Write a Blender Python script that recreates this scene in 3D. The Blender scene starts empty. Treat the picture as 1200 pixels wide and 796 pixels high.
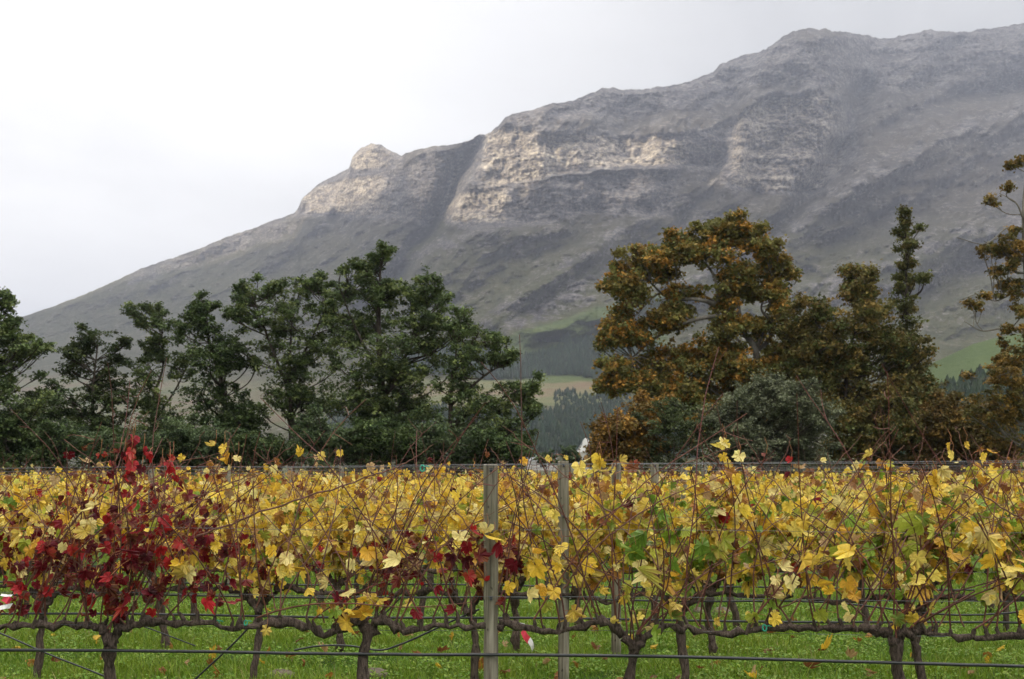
import bpy, math, random
import numpy as np
from mathutils import Vector

# ------------------------------------------------------------------ camera, sky, sun, exposure
SC = bpy.context.scene
COL = SC.collection
F = 1440.0            # focal length in photo pixels (photo 1200 wide)
HZ = 543.0            # row of the horizon in the photo
CH = 1.75             # eye height
cam_d = bpy.data.cameras.new('camera')
cam = bpy.data.objects.new('camera', cam_d); COL.objects.link(cam)
cam.location = (0, 0, CH); cam.rotation_euler = (math.radians(90), 0, 0)
cam_d.sensor_width = 36; cam_d.lens = 36 * F / 1200
cam_d.shift_y = (HZ - 398) / 1200
cam_d.clip_start = 0.1; cam_d.clip_end = 60000
cam_d.dof.use_dof = True; cam_d.dof.focus_distance = 9.0; cam_d.dof.aperture_fstop = 5.0
SC.camera = cam

SUN_EL = math.radians(21)
SUN_AZ = math.radians(124)      # degrees to the left of the view direction
SUNV = Vector((-math.sin(SUN_AZ) * math.cos(SUN_EL), math.cos(SUN_AZ) * math.cos(SUN_EL), math.sin(SUN_EL)))
sl = bpy.data.lights.new('sun', 'SUN'); sl.energy = 5.0; sl.angle = math.radians(0.5); sl.color = (1, .88, .68)
so = bpy.data.objects.new('sun', sl); COL.objects.link(so)
so.rotation_euler = SUNV.to_track_quat('Z', 'Y').to_euler()

W = bpy.data.worlds.new('World'); SC.world = W; W.use_nodes = True
nt = W.node_tree; N = nt.nodes; L = nt.links
for n in list(N): N.remove(n)
def nd(t, **k):
    n = N.new(t)
    for a, v in k.items(): setattr(n, a, v)
    return n
out = nd('ShaderNodeOutputWorld'); bg = nd('ShaderNodeBackground'); bg.inputs['Strength'].default_value = 0.1
sky = nd('ShaderNodeTexSky', sky_type='NISHITA', sun_disc=False)
sky.sun_elevation = SUN_EL; sky.sun_rotation = -SUN_AZ
tc = nd('ShaderNodeTexCoord')
sep = nd('ShaderNodeSeparateXYZ'); L.new(tc.outputs['Generated'], sep.inputs[0])
def mth(op, a, b=None, clamp=False):
    n = nd('ShaderNodeMath', operation=op); n.use_clamp = clamp
    for i, v in enumerate((a, b)):
        if v is None: continue
        if isinstance(v, (int, float)): n.inputs[i].default_value = v
        else: L.new(v, n.inputs[i])
    return n.outputs[0]
# cloud deck: stretched noise over (x/z', y/z')
zz = mth('ADD', mth('MAXIMUM', sep.outputs[2], 0.0), 0.16)
cv = nd('ShaderNodeCombineXYZ')
L.new(mth('DIVIDE', sep.outputs[0], zz), cv.inputs[0]); L.new(mth('DIVIDE', sep.outputs[1], zz), cv.inputs[1])
nz = nd('ShaderNodeTexNoise'); nz.inputs['Scale'].default_value = 0.9; nz.inputs['Detail'].default_value = 6; nz.inputs['Roughness'].default_value = .52
nz.inputs['Distortion'].default_value = .4
L.new(cv.outputs[0], nz.inputs['Vector'])
# bright break in the cloud low on the left
dot = nd('ShaderNodeVectorMath', operation='DOT_PRODUCT'); L.new(tc.outputs['Generated'], dot.inputs[0])
bd = Vector((-.47, .85, .17)).normalized(); dot.inputs[1].default_value = bd
glow = nd('ShaderNodeMapRange', interpolation_type='SMOOTHSTEP'); L.new(dot.outputs['Value'], glow.inputs['Value'])
glow.inputs['From Min'].default_value = .74; glow.inputs['From Max'].default_value = 1.0
glow.inputs['To Min'].default_value = 0; glow.inputs['To Max'].default_value = 4.0
nr = nd('ShaderNodeMapRange'); L.new(nz.outputs['Fac'], nr.inputs['Value'])
nr.inputs['From Min'].default_value = .33; nr.inputs['From Max'].default_value = .68
nr.inputs['To Min'].default_value = 3.2; nr.inputs['To Max'].default_value = 5.5
zen = nd('ShaderNodeMapRange', interpolation_type='SMOOTHSTEP'); L.new(sep.outputs[2], zen.inputs['Value'])   # overcast sky: the zenith is brighter than the horizon
zen.inputs['From Min'].default_value = .34; zen.inputs['From Max'].default_value = .80
zen.inputs['To Min'].default_value = 1.0; zen.inputs['To Max'].default_value = 5.8
lum = mth('MULTIPLY', mth('ADD', glow.outputs[0], nr.outputs[0]), zen.outputs[0])
cc = nd('ShaderNodeVectorMath', operation='SCALE'); cc.inputs[0].default_value = (1.0, .968, .915); L.new(lum, cc.inputs['Scale'])
mx = nd('ShaderNodeMix', data_type='RGBA'); mx.inputs['Factor'].default_value = .90
L.new(sky.outputs[0], mx.inputs[6]); L.new(cc.outputs[0], mx.inputs[7])
L.new(mx.outputs[2], bg.inputs['Color']); L.new(bg.outputs[0], out.inputs['Surface'])

SC.view_settings.view_transform = 'Standard'; SC.view_settings.look = 'None'
SC.view_settings.exposure = 0.80; SC.view_settings.gamma = 1.0; SC.view_settings.use_curve_mapping = False
SC.render.engine = 'CYCLES'
SC.cycles.max_bounces = 7; SC.cycles.diffuse_bounces = 3; SC.cycles.glossy_bounces = 2
SC.cycles.transmission_bounces = 4; SC.cycles.transparent_max_bounces = 8; SC.cycles.volume_bounces = 0
SC.cycles.use_denoising = True
SC.cycles.use_light_tree = False

# ------------------------------------------------------------------ helpers
def P(px, py, d):
    return np.array([(px - 600) / F * d, d, CH + (HZ - py) / F * d])

class MB:
    """collects vertices / polygons / per-vertex colours and links them as ONE mesh"""
    def __init__(s): s.v = []; s.loops = []; s.tot = []; s.mi = []; s.c = []; s.n = 0
    def add(s, v, faces, mat=0, col=(1, 1, 1)):
        v = np.asarray(v, dtype=np.float32).reshape(-1, 3); k = len(v)
        f = np.asarray(faces, dtype=np.int64)
        s.v.append(v); s.loops.append((f + s.n).ravel()); s.tot.append(np.full(len(f), f.shape[1], dtype=np.int32))
        s.mi.append(np.full(len(f), mat, dtype=np.int32))
        c = np.asarray(col, dtype=np.float32)
        s.c.append(np.broadcast_to(c, (k, 3)).copy() if c.ndim == 1 else c)
        s.n += k
    def tube(s, pts, rad, sides=6, mat=0, col=(1, 1, 1), bump=0, rng=None, cap=True):
        p = np.asarray(pts, dtype=float); n = len(p); r = np.broadcast_to(np.asarray(rad, dtype=float), (n,))
        t = np.gradient(p, axis=0); t /= np.linalg.norm(t, axis=1)[:, None] + 1e-9
        ref = np.array([.13, .97, .2]) if abs(t[:, 1]).mean() < .8 else np.array([1, .1, .1])
        a = np.cross(t, ref); a /= np.linalg.norm(a, axis=1)[:, None] + 1e-9
        b = np.cross(t, a)
        th = np.arange(sides) * 2 * math.pi / sides
        rr = r[:, None] * np.ones((1, sides))
        if bump:
            rr = rr * (1 + bump * (rng.random((n, sides)) - .5) + bump * .8 * (rng.random((1, sides)) - .5))
        ring = p[:, None, :] + rr[:, :, None] * (np.cos(th)[None, :, None] * a[:, None, :] + np.sin(th)[None, :, None] * b[:, None, :])
        i = np.arange(n - 1)[:, None] * sides; j = np.arange(sides)[None, :]; j2 = (j + 1) % sides
        f = np.stack([i + j, i + j2, i + sides + j2, i + sides + j], -1).reshape(-1, 4)
        s.add(ring.reshape(-1, 3), f, mat, col)
        if cap:
            s.add(ring[-1], np.arange(sides)[None, :], mat, col); s.add(ring[0], np.arange(sides)[::-1][None, :], mat, col)
    def box(s, lo, hi, mat=0, col=(1, 1, 1)):
        x0, y0, z0 = lo; x1, y1, z1 = hi
        v = [(x0,y0,z0),(x1,y0,z0),(x1,y1,z0),(x0,y1,z0),(x0,y0,z1),(x1,y0,z1),(x1,y1,z1),(x0,y1,z1)]
        s.add(v, [(0,3,2,1),(4,5,6,7),(0,1,5,4),(1,2,6,5),(2,3,7,6),(3,0,4,7)], mat, col)
    def mesh(s, name, mats, smooth=False):
        me = bpy.data.meshes.new(name)
        v = np.concatenate(s.v); lo = np.concatenate(s.loops); tot = np.concatenate(s.tot)
        me.vertices.add(len(v)); me.vertices.foreach_set('co', v.ravel())
        me.loops.add(len(lo)); me.loops.foreach_set('vertex_index', lo.astype(np.int32))
        me.polygons.add(len(tot)); st = np.concatenate([[0], np.cumsum(tot)[:-1]]).astype(np.int32)
        me.polygons.foreach_set('loop_start', st); me.polygons.foreach_set('loop_total', tot)
        me.polygons.foreach_set('material_index', np.concatenate(s.mi))
        me.polygons.foreach_set('use_smooth', np.full(len(tot), bool(smooth)))
        at = me.color_attributes.new('tint', 'FLOAT_COLOR', 'POINT')
        c = np.concatenate(s.c); at.data.foreach_set('color', np.concatenate([c, np.ones((len(c), 1), np.float32)], 1).ravel())
        for m in (mats if isinstance(mats, (list, tuple)) else [mats]): me.materials.append(m)
        me.update(); me.validate()
        return me
    def build(s, name, mats, parent=None, smooth=False, loc=None, rz=0):
        o = bpy.data.objects.new(name, s.mesh(name, mats, smooth)); COL.objects.link(o)
        if parent is not None: o.parent = parent
        if loc is not None: o.location = loc
        if rz: o.rotation_euler = (0, 0, rz)
        return o

def tag(o, label=None, cat=None, group=None, kind=None):
    if label: o['label'] = label
    if cat: o['category'] = cat
    if group: o['group'] = group
    if kind: o['kind'] = kind
    return o
def thing(name, loc, label, cat, group=None, rz=0):
    o = bpy.data.objects.new(name, None); COL.objects.link(o); o.empty_display_size = .1
    o.location = tuple(float(a) for a in loc); o.rotation_euler = (0, 0, rz)
    return tag(o, label, cat, group)
def catmull(pts, n):
    p = np.asarray(pts, dtype=float); k = len(p)
    if k < 3:
        t = np.linspace(0, 1, n)[:, None]; return p[0] * (1 - t) + p[-1] * t
    q = np.vstack([2 * p[0] - p[1], p, 2 * p[-1] - p[-2]])
    u = np.linspace(0, k - 1 - 1e-6, n); i = u.astype(int); t = (u - i)[:, None]
    a, b, c, d = q[i], q[i + 1], q[i + 2], q[i + 3]
    return .5 * (2 * b + (c - a) * t + (2 * a - 5 * b + 4 * c - d) * t ** 2 + (3 * b - a - 3 * c + d) * t ** 3)

# 2-D gradient noise
_pr = np.random.default_rng(5); _perm = _pr.permutation(256); _perm = np.concatenate([_perm, _perm, _perm])
_ga = _pr.random(256) * 2 * math.pi; _gx, _gy = np.cos(_ga), np.sin(_ga)
def perlin(x, y):
    xi = np.floor(x).astype(int); yi = np.floor(y).astype(int); xf = x - xi; yf = y - yi
    xi &= 255; yi &= 255
    u = xf * xf * xf * (xf * (xf * 6 - 15) + 10); v = yf * yf * yf * (yf * (yf * 6 - 15) + 10)
    def g(ix, iy, dx, dy):
        h = _perm[_perm[ix & 255] + (iy & 255)]; return _gx[h] * dx + _gy[h] * dy
    a = g(xi, yi, xf, yf); b = g(xi + 1, yi, xf - 1, yf); c = g(xi, yi + 1, xf, yf - 1); d = g(xi + 1, yi + 1, xf - 1, yf - 1)
    return (a + u * (b - a) + v * ((c + u * (d - c)) - (a + u * (b - a)))) * 1.5
def fbm(x, y, o=5, gain=.5, ridged=False):
    s = 0; am = 1; tot = 0
    for k in range(o):
        n = perlin(x + 17.3 * k, y - 9.1 * k)
        if ridged: n = 1 - 2 * np.abs(n)
        s = s + n * am; tot += am; am *= gain; x = x * 2.03; y = y * 2.03
    return s / tot

# ------------------------------------------------------------------ materials
class Mat:
    def __init__(s, name, rough=.8, spec=.3):
        s.m = bpy.data.materials.new(name); s.m.use_nodes = True; s.t = s.m.node_tree
        s.b = s.t.nodes['Principled BSDF']; s.out = s.t.nodes['Material Output']
        s.b.inputs['Roughness'].default_value = rough; s.b.inputs['Specular IOR Level'].default_value = spec
    def n(s, t, **k):
        x = s.t.nodes.new(t)
        for a, v in k.items():
            if a.startswith('_'): x.inputs[a[1:].replace('_', ' ')].default_value = v
            else: setattr(x, a, v)
        return x
    def l(s, a, b): s.t.links.new(a, b)
    def attr(s): return s.n('ShaderNodeAttribute', attribute_name='tint').outputs['Color']
    def coords(s, kind='Object', scale=(1, 1, 1)):
        c = s.n('ShaderNodeTexCoord'); m = s.n('ShaderNodeMapping'); m.inputs['Scale'].default_value = scale
        s.l(c.outputs[kind], m.inputs[0]); return m.outputs[0]
    def noise(s, vec, scale, detail=4, rough=.55, dist=0):
        x = s.n('ShaderNodeTexNoise'); x.inputs['Scale'].default_value = scale; x.inputs['Detail'].default_value = detail
        x.inputs['Roughness'].default_value = rough; x.inputs['Distortion'].default_value = dist
        s.l(vec, x.inputs['Vector']); return x.outputs['Fac']
    def ramp(s, fac, stops):
        r = s.n('ShaderNodeValToRGB'); e = r.color_ramp.elements
        while len(e) < len(stops): e.new(.5)
        for i, (p, c) in enumerate(stops):
            e[i].position = p; e[i].color = (c if isinstance(c, tuple) else (c, c, c)) + (1,)
        s.l(fac, r.inputs[0]); return r.outputs[0]
    def mix(s, f, a, b, mode='MIX'):
        x = s.n('ShaderNodeMix', data_type='RGBA', blend_type=mode)
        for i, v in ((0, f), (6, a), (7, b)):
            if isinstance(v, (int, float)): x.inputs[i].default_value = v
            elif isinstance(v, tuple): x.inputs[i].default_value = v + (1,)
            else: s.l(v, x.inputs[i])
        return x.outputs[2]
    def math(s, op, a, b=None, clamp=False):
        x = s.n('ShaderNodeMath', operation=op); x.use_clamp = clamp
        for i, v in enumerate((a, b)):
            if v is None: continue
            if isinstance(v, (int, float)): x.inputs[i].default_value = v
            else: s.l(v, x.inputs[i])
        return x.outputs[0]
    def color(s, c): s.l(c, s.b.inputs['Base Color'])
    def bump(s, h, strength=.5, dist=.01):
        x = s.n('ShaderNodeBump'); x.inputs['Strength'].default_value = strength; x.inputs['Distance'].default_value = dist
        s.l(h, x.inputs['Height']); s.l(x.outputs[0], s.b.inputs['Normal'])
    def translucent(s, c, fac):
        t = s.n('ShaderNodeBsdfTranslucent'); s.l(c, t.inputs[0]); m = s.n('ShaderNodeMixShader'); m.inputs[0].default_value = fac
        s.l(s.b.outputs[0], m.inputs[1]); s.l(t.outputs[0], m.inputs[2]); s.l(m.outputs[0], s.out.inputs[0])

def leaf_mat(name, scale, trans=.35, rough=.55, spec=.25, var=.35):
    m = Mat(name, rough, spec); v = m.coords('Object'); n = m.noise(v, scale, 3)
    c = m.mix(1.0, m.attr(), m.ramp(n, [(.3, 1 - var), (.7, 1 + var)]), 'MULTIPLY')
    m.color(c); m.translucent(c, trans); return m.m
M_VLEAF = leaf_mat('vine_leaf', 60, .38, .5, .3, .16)
M_TLEAF = leaf_mat('tree_leaf', 1.2, .25, .6, .2, .25)
def bark_mat(name, dark, light, scale=(60, 60, 9), sc=1.0, bd=.012):
    m = Mat(name, .9, .15); v = m.coords('Object', scale); n = m.noise(v, sc, 5, .65, .3)
    n2 = m.noise(m.coords('Object'), 5, 3)
    c = m.ramp(n, [(.3, dark), (.72, light)])
    m.color(m.mix(m.ramp(n2, [(.4, 0.0), (.75, .55)]), c, tuple(x * .45 for x in dark))); m.bump(n, 1.0, bd); return m.m
M_VBARK = bark_mat('vine_bark', (.022, .016, .013), (.19, .145, .115), (70, 70, 16), 1.0, .02)
M_CANE = Mat('cane_bark', .55, .3)
_n = M_CANE.noise(M_CANE.coords('Object', (1, 1, 1)), 22, 4)
M_CANE.color(M_CANE.mix(1.0, M_CANE.attr(), M_CANE.ramp(_n, [(.3, .6), (.7, 1.3)]), 'MULTIPLY')); M_CANE = M_CANE.m
M_TBARK = bark_mat('tree_bark', (.035, .028, .022), (.12, .10, .08), (6, 6, 1.5), 1, .05)
M_PALE = bark_mat('pale_bark', (.10, .09, .075), (.30, .28, .24), (2.5, 2.5, 1.2), 1, .04)
def post_mat():
    m = Mat('weathered_post', .85, .15); v = m.coords('Object', (38, 38, 2.2)); n = m.noise(v, 1, 6, .62, .6)
    c = m.ramp(n, [(.30, (.05, .043, .032)), (.44, (.17, .150, .112)), (.56, (.25, .228, .175)), (.72, (.36, .335, .26))])
    g = m.noise(m.coords('Object', (1, 1, .35)), 7, 3); c = m.mix(m.ramp(g, [(.45, 0.0), (.7, .5)]), c, (.13, .14, .085))
    k = m.noise(m.coords('Object', (30, 30, 13)), 1, 1); c = m.mix(m.ramp(k, [(.70, 0.0), (.76, .85)]), c, (.03, .025, .02))
    m.color(c); m.bump(n, .8, .006); return m.m
M_POST = post_mat()
def flat(name, c, rough=.6, spec=.4, metal=0, var=.15, sc=30):
    m = Mat(name, rough, spec); m.b.inputs['Metallic'].default_value = metal
    n = m.noise(m.coords('Object'), sc, 4); m.color(m.ramp(n, [(.3, tuple(x * (1 - var) for x in c)), (.7, tuple(min(1, x * (1 + var)) for x in c))])); return m.m
M_WIRE = flat('galvanised_wire', (.11, .115, .12), .5, .5, .5)
M_HOSE = flat('black_hose', (.018, .02, .022), .38, .5)
M_TEAL = flat('green_plastic', (.01, .28, .17), .4)
M_WHITE = flat('white_plastic', (.78, .77, .75), .5)
M_RED = flat('red_plastic', (.70, .05, .09), .45)
M_GRAPE = flat('shrivelled_grape', (.02, .015, .025), .6, .3, 0, .4, 90)
M_ROCK = flat('field_stone', (.15, .125, .095), .9, .2, 0, .35, 14)
M_WALL = flat('white_render', (.50, .49, .46), .8, .2, 0, .08, .6)
M_ROOF = flat('roof_sheet', (.20, .21, .22), .6, .3, 0, .2, .5)
M_DARK = flat('dark_window', (.03, .035, .04), .3, .5)

# ------------------------------------------------------------------ mountain and foothills (structure)
def interp(x, pts):
    a = np.array(pts, float); return np.interp(x, a[:, 0], a[:, 1])
SKY_PTS = [(-700,520),(-400,486),(-200,440),(-60,402),(30,370),(60,360),(100,345),(125,334),(150,322),(165,315),(200,303),(235,291),(262,279),(285,271),
 (300,267),(318,259),(345,250),(350,243),(353,234),(372,216),(398,203),(409,197),(413,184),(422,174),(435,168),(447,170),(460,178),(471,182),(485,176),(505,172),(530,170),
 (548,166),(560,159),(575,155),(584,147),(592,138),(605,133),(625,128),(650,121),(672,118),(690,110),(704,104),(720,103),(742,106),(760,103),(785,101),(805,97),
 (825,88),(836,84),(842,77),(858,70),(876,64),(892,60),(905,54),(918,42),(935,35),(952,33),(975,36),(998,38),(1020,43),(1045,46),(1056,42),(1075,38),(1090,35),(1110,37),(1135,38),(1150,34),(1175,32),(1200,27),(1260,22),(1400,40),(1700,120)]
NX, NY = 1500, 430
gx = np.linspace(-300, 1500, NX)
jag = fbm(gx / 9, gx * 0 + 3.3, 4, .6) * np.interp(gx, [0, 300, 420, 900], [1.0, 1.8, 2.2, 3.0])
ysky = interp(gx, SKY_PTS) - jag
v = np.linspace(0, 1, NY)
GX = np.broadcast_to(gx[None, :], (NY, NX)); GY = 549 + (ysky[None, :] - 549) * v[:, None]
wx = GX + 10 * fbm(GX / 60, GY / 60, 3); wy = GY + 7 * fbm(GX / 55 + 9, GY / 40, 3)
def sst(a, b, x): t = np.clip((x - a) / (b - a), 0, 1); return t * t * (3 - 2 * t)
def band(x0, x1, top, bot, fx=14, fy=5):
    """soft region between two curves top(x) and bot(x), x0..x1"""
    t = interp(wx, top); b = interp(wx, bot)
    return sst(x0 - fx, x0 + fx, wx) * (1 - sst(x1 - fx, x1 + fx, wx)) * sst(t - fy, t + fy, wy) * (1 - sst(b - fy, b + fy, wy))
def pline(pts, w, warp=True):
    X, Y = (wx, wy) if warp else (GX, GY); best = np.full(X.shape, 1e9)
    for (x0, y0), (x1, y1) in zip(pts[:-1], pts[1:]):
        dx, dy = x1 - x0, y1 - y0; t = np.clip(((X - x0) * dx + (Y - y0) * dy) / (dx * dx + dy * dy), 0, 1)
        best = np.minimum(best, np.hypot(X - x0 - t * dx, Y - y0 - t * dy))
    return np.exp(-(best / w) ** 2)
cliff = np.zeros((NY, NX))
for b in [band(560, 850, [(560,150),(600,148),(660,158),(760,160),(850,150)], [(560,228),(620,212),(700,198),(790,194),(850,200)]),
          band(518, 600, [(518,228),(600,216)], [(518,258),(560,268),(600,262)]),
          band(600, 790, [(600,212),(680,203),(790,200)], [(600,262),(700,250),(790,252)]),
          band(852, 1000, [(852,150),(900,112),(960,108),(1000,125)], [(852,215),(900,226),(960,228),(1000,190)]),
          band(348, 545, [(345,230),(372,214),(410,205),(470,203),(500,180),(545,176)], [(345,252),(450,256),(500,262),(545,225)]),
          band(408, 474, [(405,150),(475,150)], [(405,197),(440,199),(474,196)], 3, 3),
          .5 * band(590, 860, [(590,120),(860,70)], [(590,150),(860,120)]),
          .45 * band(860, 1300, [(860,50),(1300,20)], [(860,100),(1300,110)]),
          .25 * band(560, 700, [(560,385),(640,352),(740,300)], [(560,398),(640,392),(740,345)], 20, 14),
          .5 * band(150, 345, [(150,305),(345,248)], [(150,335),(345,275)], 15, 5)]:
    cliff = np.maximum(cliff, b)
patch = sst(.0, .38, fbm(GX / 15 + GY / 40, GY / 9 + GX / 60, 4, .6)) * sst(420, 350, GY) * .7
cl2 = np.clip(cliff + patch * .6, 0, 1)
WARP = .35 * fbm(gx / 70, gx * 0 + 7, 2)
R = np.zeros((NY, NX))
r = np.interp(gx, [-300, 0, 300, 520, 800, 1200, 1500], [1700, 1500, 1150, 800, 760, 800, 800]).astype(float)
Rz = np.zeros((NY, NX)); R[0] = r
for i in range(1, NY):
    y0, y1 = GY[i - 1], GY[i]; ym = (y0 + y1) / 2
    te = (HZ - ym) / F; dte = (y0 - y1) / F
    S = np.interp(ym, [255, 330, 385, 400, 440, 470, 545], [.66, .58, .50, .30, .22, .15, .13])
    S = np.maximum(S, te + .10)
    z = te * 2600
    st = fbm(z / 34 + gx * .0016 + WARP, gx / 110, 3, .55)                      # rock layers
    Sc = np.where(st > -.08, 4.2, .75) * .55 + .45 * np.interp(st, [-.5, .5], [.7, 4.0])
    c = cl2[i]
    S = S * (1 - c) + np.maximum(Sc, te + .25) * c
    S = S * (1 + .35 * (1 - c) * fbm(z / 45 + 30, gx / 120, 3) * np.clip((400 - ym) / 60, 0, 1))
    S = np.maximum(S, te + .08)
    r = r + r * dte / (S - te); R[i] = r
# even the columns out sideways (cumulative differences), keep relief
def blur(A, axis, half):
    ker = np.exp(-np.linspace(-2.2, 2.2, 2 * half + 1) ** 2); ker /= ker.sum(); n = A.shape[axis]
    pad = [(0, 0), (0, 0)]; pad[axis] = (half, half); B = np.pad(A, pad, mode='reflect', reflect_type='odd'); o = np.zeros_like(A)
    for k in range(2 * half + 1): o += ker[k] * (B[k:k + n] if axis == 0 else B[:, k:k + n])
    return o
R = blur(blur(R, 1, 40), 1, 30) + 1.5 * blur(R - blur(R, 0, 16), 1, 2)
up = np.clip((430 - GY) / 90, 0, 1)                                      # relief grows with height
D = np.zeros_like(R)
for pts, w, a in [([(552,160),(546,190),(530,225),(505,270),(468,318),(430,360)], 13, 150),
                  ([(575,150),(590,200),(612,246),(618,262)], 8, 14),
                  ([(1012,105),(1003,135),(974,197),(926,259),(895,285),(850,330)], 14, 190),
                  ([(855,110),(850,178),(831,230),(797,268),(740,310)], 12, 45),
                  ([(1200,100),(1070,132),(1000,172),(985,195)], 11, 70), ([(1300,190),(1150,215),(1010,268),(940,320)], 15, 70),
                  ([(742,292),(660,335),(590,378)], 12, 24), ([(700,255),(640,300),(560,345),(500,380)], 15, 50),
                  ([(400,262),(350,300),(300,340)], 12, 40), ([(300,270),(240,310),(180,345)], 12, 40), ([(690,110),(668,158),(664,198)], 7, 12),
                  ([(770,105),(760,160),(742,196)], 6, 12), ([(905,112),(915,160),(880,220)], 5, 12), ([(1120,50),(1100,90),(1060,110)], 12, 50),
                  ([(1250,280),(1120,320),(1040,380)], 14, 60), ([(455,200),(462,235),(468,270)], 7, 22)]:
    D += a * pline(pts, w)
for pts, w, a in [([(1300,95),(1200,130),(1070,178),(974,237),(907,290),(800,335),(700,372),(600,394)], 18, 85), ([(840,70),(800,150),(760,225),(690,290)], 22, 40),
                  ([(560,200),(540,235),(520,262)], 10, 30), ([(577,272),(475,305),(400,340)], 14, 45), ([(420,180),(400,220),(380,262)], 12, 40), ([(900,60),(880,120),(868,170),(862,235)], 13, 55),
                  ([(740,262),(640,330),(575,378)], 11, 35), ([(1300,250),(1130,275),(1000,330)], 16, 50), ([(640,125),(628,170),(640,215),(655,240)], 13, 30)]:
    D -= a * pline(pts, w)
AZ = (GX - 600) / F
um = AZ * 2600; zm = (HZ - GY) / F * 2600
w1 = fbm(um / 160, zm / 160, 3) * 60
slope_ribs = fbm((um + w1 - 1.25 * zm) / 85, (um + zm) / 330, 4, .5, True)
cliff_ribs = fbm((um + w1 * .5) / 52, zm / 85, 4, .55, True)
ribs = slope_ribs * (1 - cliff) + cliff_ribs * cliff
ribs2 = fbm((um - w1 * .5 - 1.5 * zm) / 230, (um + zm) / 520 + 5, 3, .5, True)
rough = fbm(um / 26, zm / 22, 4, .6)
block = .75 * fbm(um / 34 + w1 * .02, zm / 7.5, 3, .6, True) + .6 * fbm(um / 9 + w1 * .02, zm / 38, 2, .6, True)
D -= up * (ribs2 * 62 * (1 - .75 * cliff) + ribs * (30 - 11 * cliff) + rough * (10 + 5 * cl2) + block * (3.5 + 6 * cl2))
fade = np.clip((GY - ysky[None, :]) / 6, .25, 1)
R2 = R + D * fade
R2[:, :] = np.maximum(R2, 500)
XX = AZ * R2; ZZ = CH + (HZ - GY) / F * R2
XX[0] = AZ[0] * 560; R2[0] = 560; ZZ[0] = -1.5                             # tuck the foot under the ground sheet
# back slope behind the crest
back = [(60, -10), (200, -120), (500, -420), (900, -900)]
bx = [XX]; by = [R2]; bz = [ZZ]
for dr, dz in back:
    bx.append((XX[-1] + AZ[-1] * dr)[None]); by.append((R2[-1] + dr)[None]); bz.append(np.maximum(ZZ[-1] + dz, -20)[None])
XX = np.vstack(bx); YY = np.vstack(by); ZZ = np.vstack(bz); NT = NY + len(back)
# land cover: R rock plus painted sunlit cliffs, G lush green, B bare earth / field
cov = np.zeros((NT, NX, 3), np.float32)
cov[:NY, :, 0] = np.clip(.0 + .85 * cliff + (.35 - .2 * sst(270, 340, wy)) * patch + .13 * np.clip((290 - GY) / 110, 0, 1), 0, 1)
cov[:NY, :, 0] *= np.clip((415 - wy) / 30, 0, 1)
sunlit_pale = np.maximum(band(520, 800, [(520,232),(560,160),(600,140),(660,152),(800,158)], [(520,262),(600,262),(620,214),(700,204),(800,200)]), np.maximum(band(346, 450, [(346,222),(410,165),(450,165)], [(346,252),(400,256),(450,250)]), .7 * band(852, 1000, [(852,150),(900,108),(960,104),(1000,125)], [(852,215),(900,226),(960,228),(1000,190)])))  # pale cliff rock, painted lighter still where the sun patch lies
cov[:NY, :, 0] = np.clip(cov[:NY, :, 0] * .74, 0, .75) + .25 * sunlit_pale
cov[:NY, :, 0] *= 1 - .4 * sst(860, 1120, wx) * (1 - sunlit_pale)  # less rock on the right, darkening that side to stand for shade
streak = np.zeros((NY, NX))
for pts in [[(1300,90),(1200,128),(1070,176),(974,235),(907,288),(800,333),(700,370),(604,392)], [(742,262),(640,330),(570,380)], [(577,272),(475,303),(400,340)], [(1300,240),(1130,272),(1000,326),(900,352)], [(1180,310),(1060,330),(960,352)], [(740,300),(690,330),(640,362),(604,394)], [(840,250),(780,290),(720,330)]]:
    streak = np.maximum(streak, pline(pts, 11))
streak *= sst(-.25, .35, fbm(GX / 22, GY / 14 + 8, 4, .6))
cov[:NY, :, 0] = np.clip(cov[:NY, :, 0] + .45 * streak, 0, 1)
lush = .85 * band(560, 760, [(560,395),(640,372),(760,340)], [(560,452),(760,448)], 25, 12) + .55 * band(600, 720, [(600,445),(720,445)], [(600,458),(720,456)], 10, 3)
lush = np.maximum(lush, .8 * sst(200, 370, wy)); lush = np.maximum(lush, .9 * pline([(548,190),(520,250),(480,300)], 14))
cov[:NY, :, 1] = np.clip(lush, 0, 1)
meadow = band(575, 800, [(575,396),(640,374),(740,345),(800,330)], [(575,455),(800,455)], 22, 8)
cov[:NY, :, 0] *= 1 - meadow; cov[:NY, :, 1] = np.maximum(cov[:NY, :, 1], meadow)
cov[:NY, :, 2] = np.clip(band(470, 730, [(470,447),(730,449)], [(470,476),(730,474)], 15, 2) + .8 * sst(60, 400, wx * 0 + 600 - wx) * band(0, 470, [(0,440),(470,447)], [(0,500),(470,500)], 40, 8), 0, 1)
cov[NY:] = cov[NY - 1]
ii = np.arange(NT - 1)[:, None] * NX; jj = np.arange(NX - 1)[None, :]
fc = np.stack([ii + jj, ii + jj + 1, ii + NX + jj + 1, ii + NX + jj], -1).reshape(-1, 4)
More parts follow.
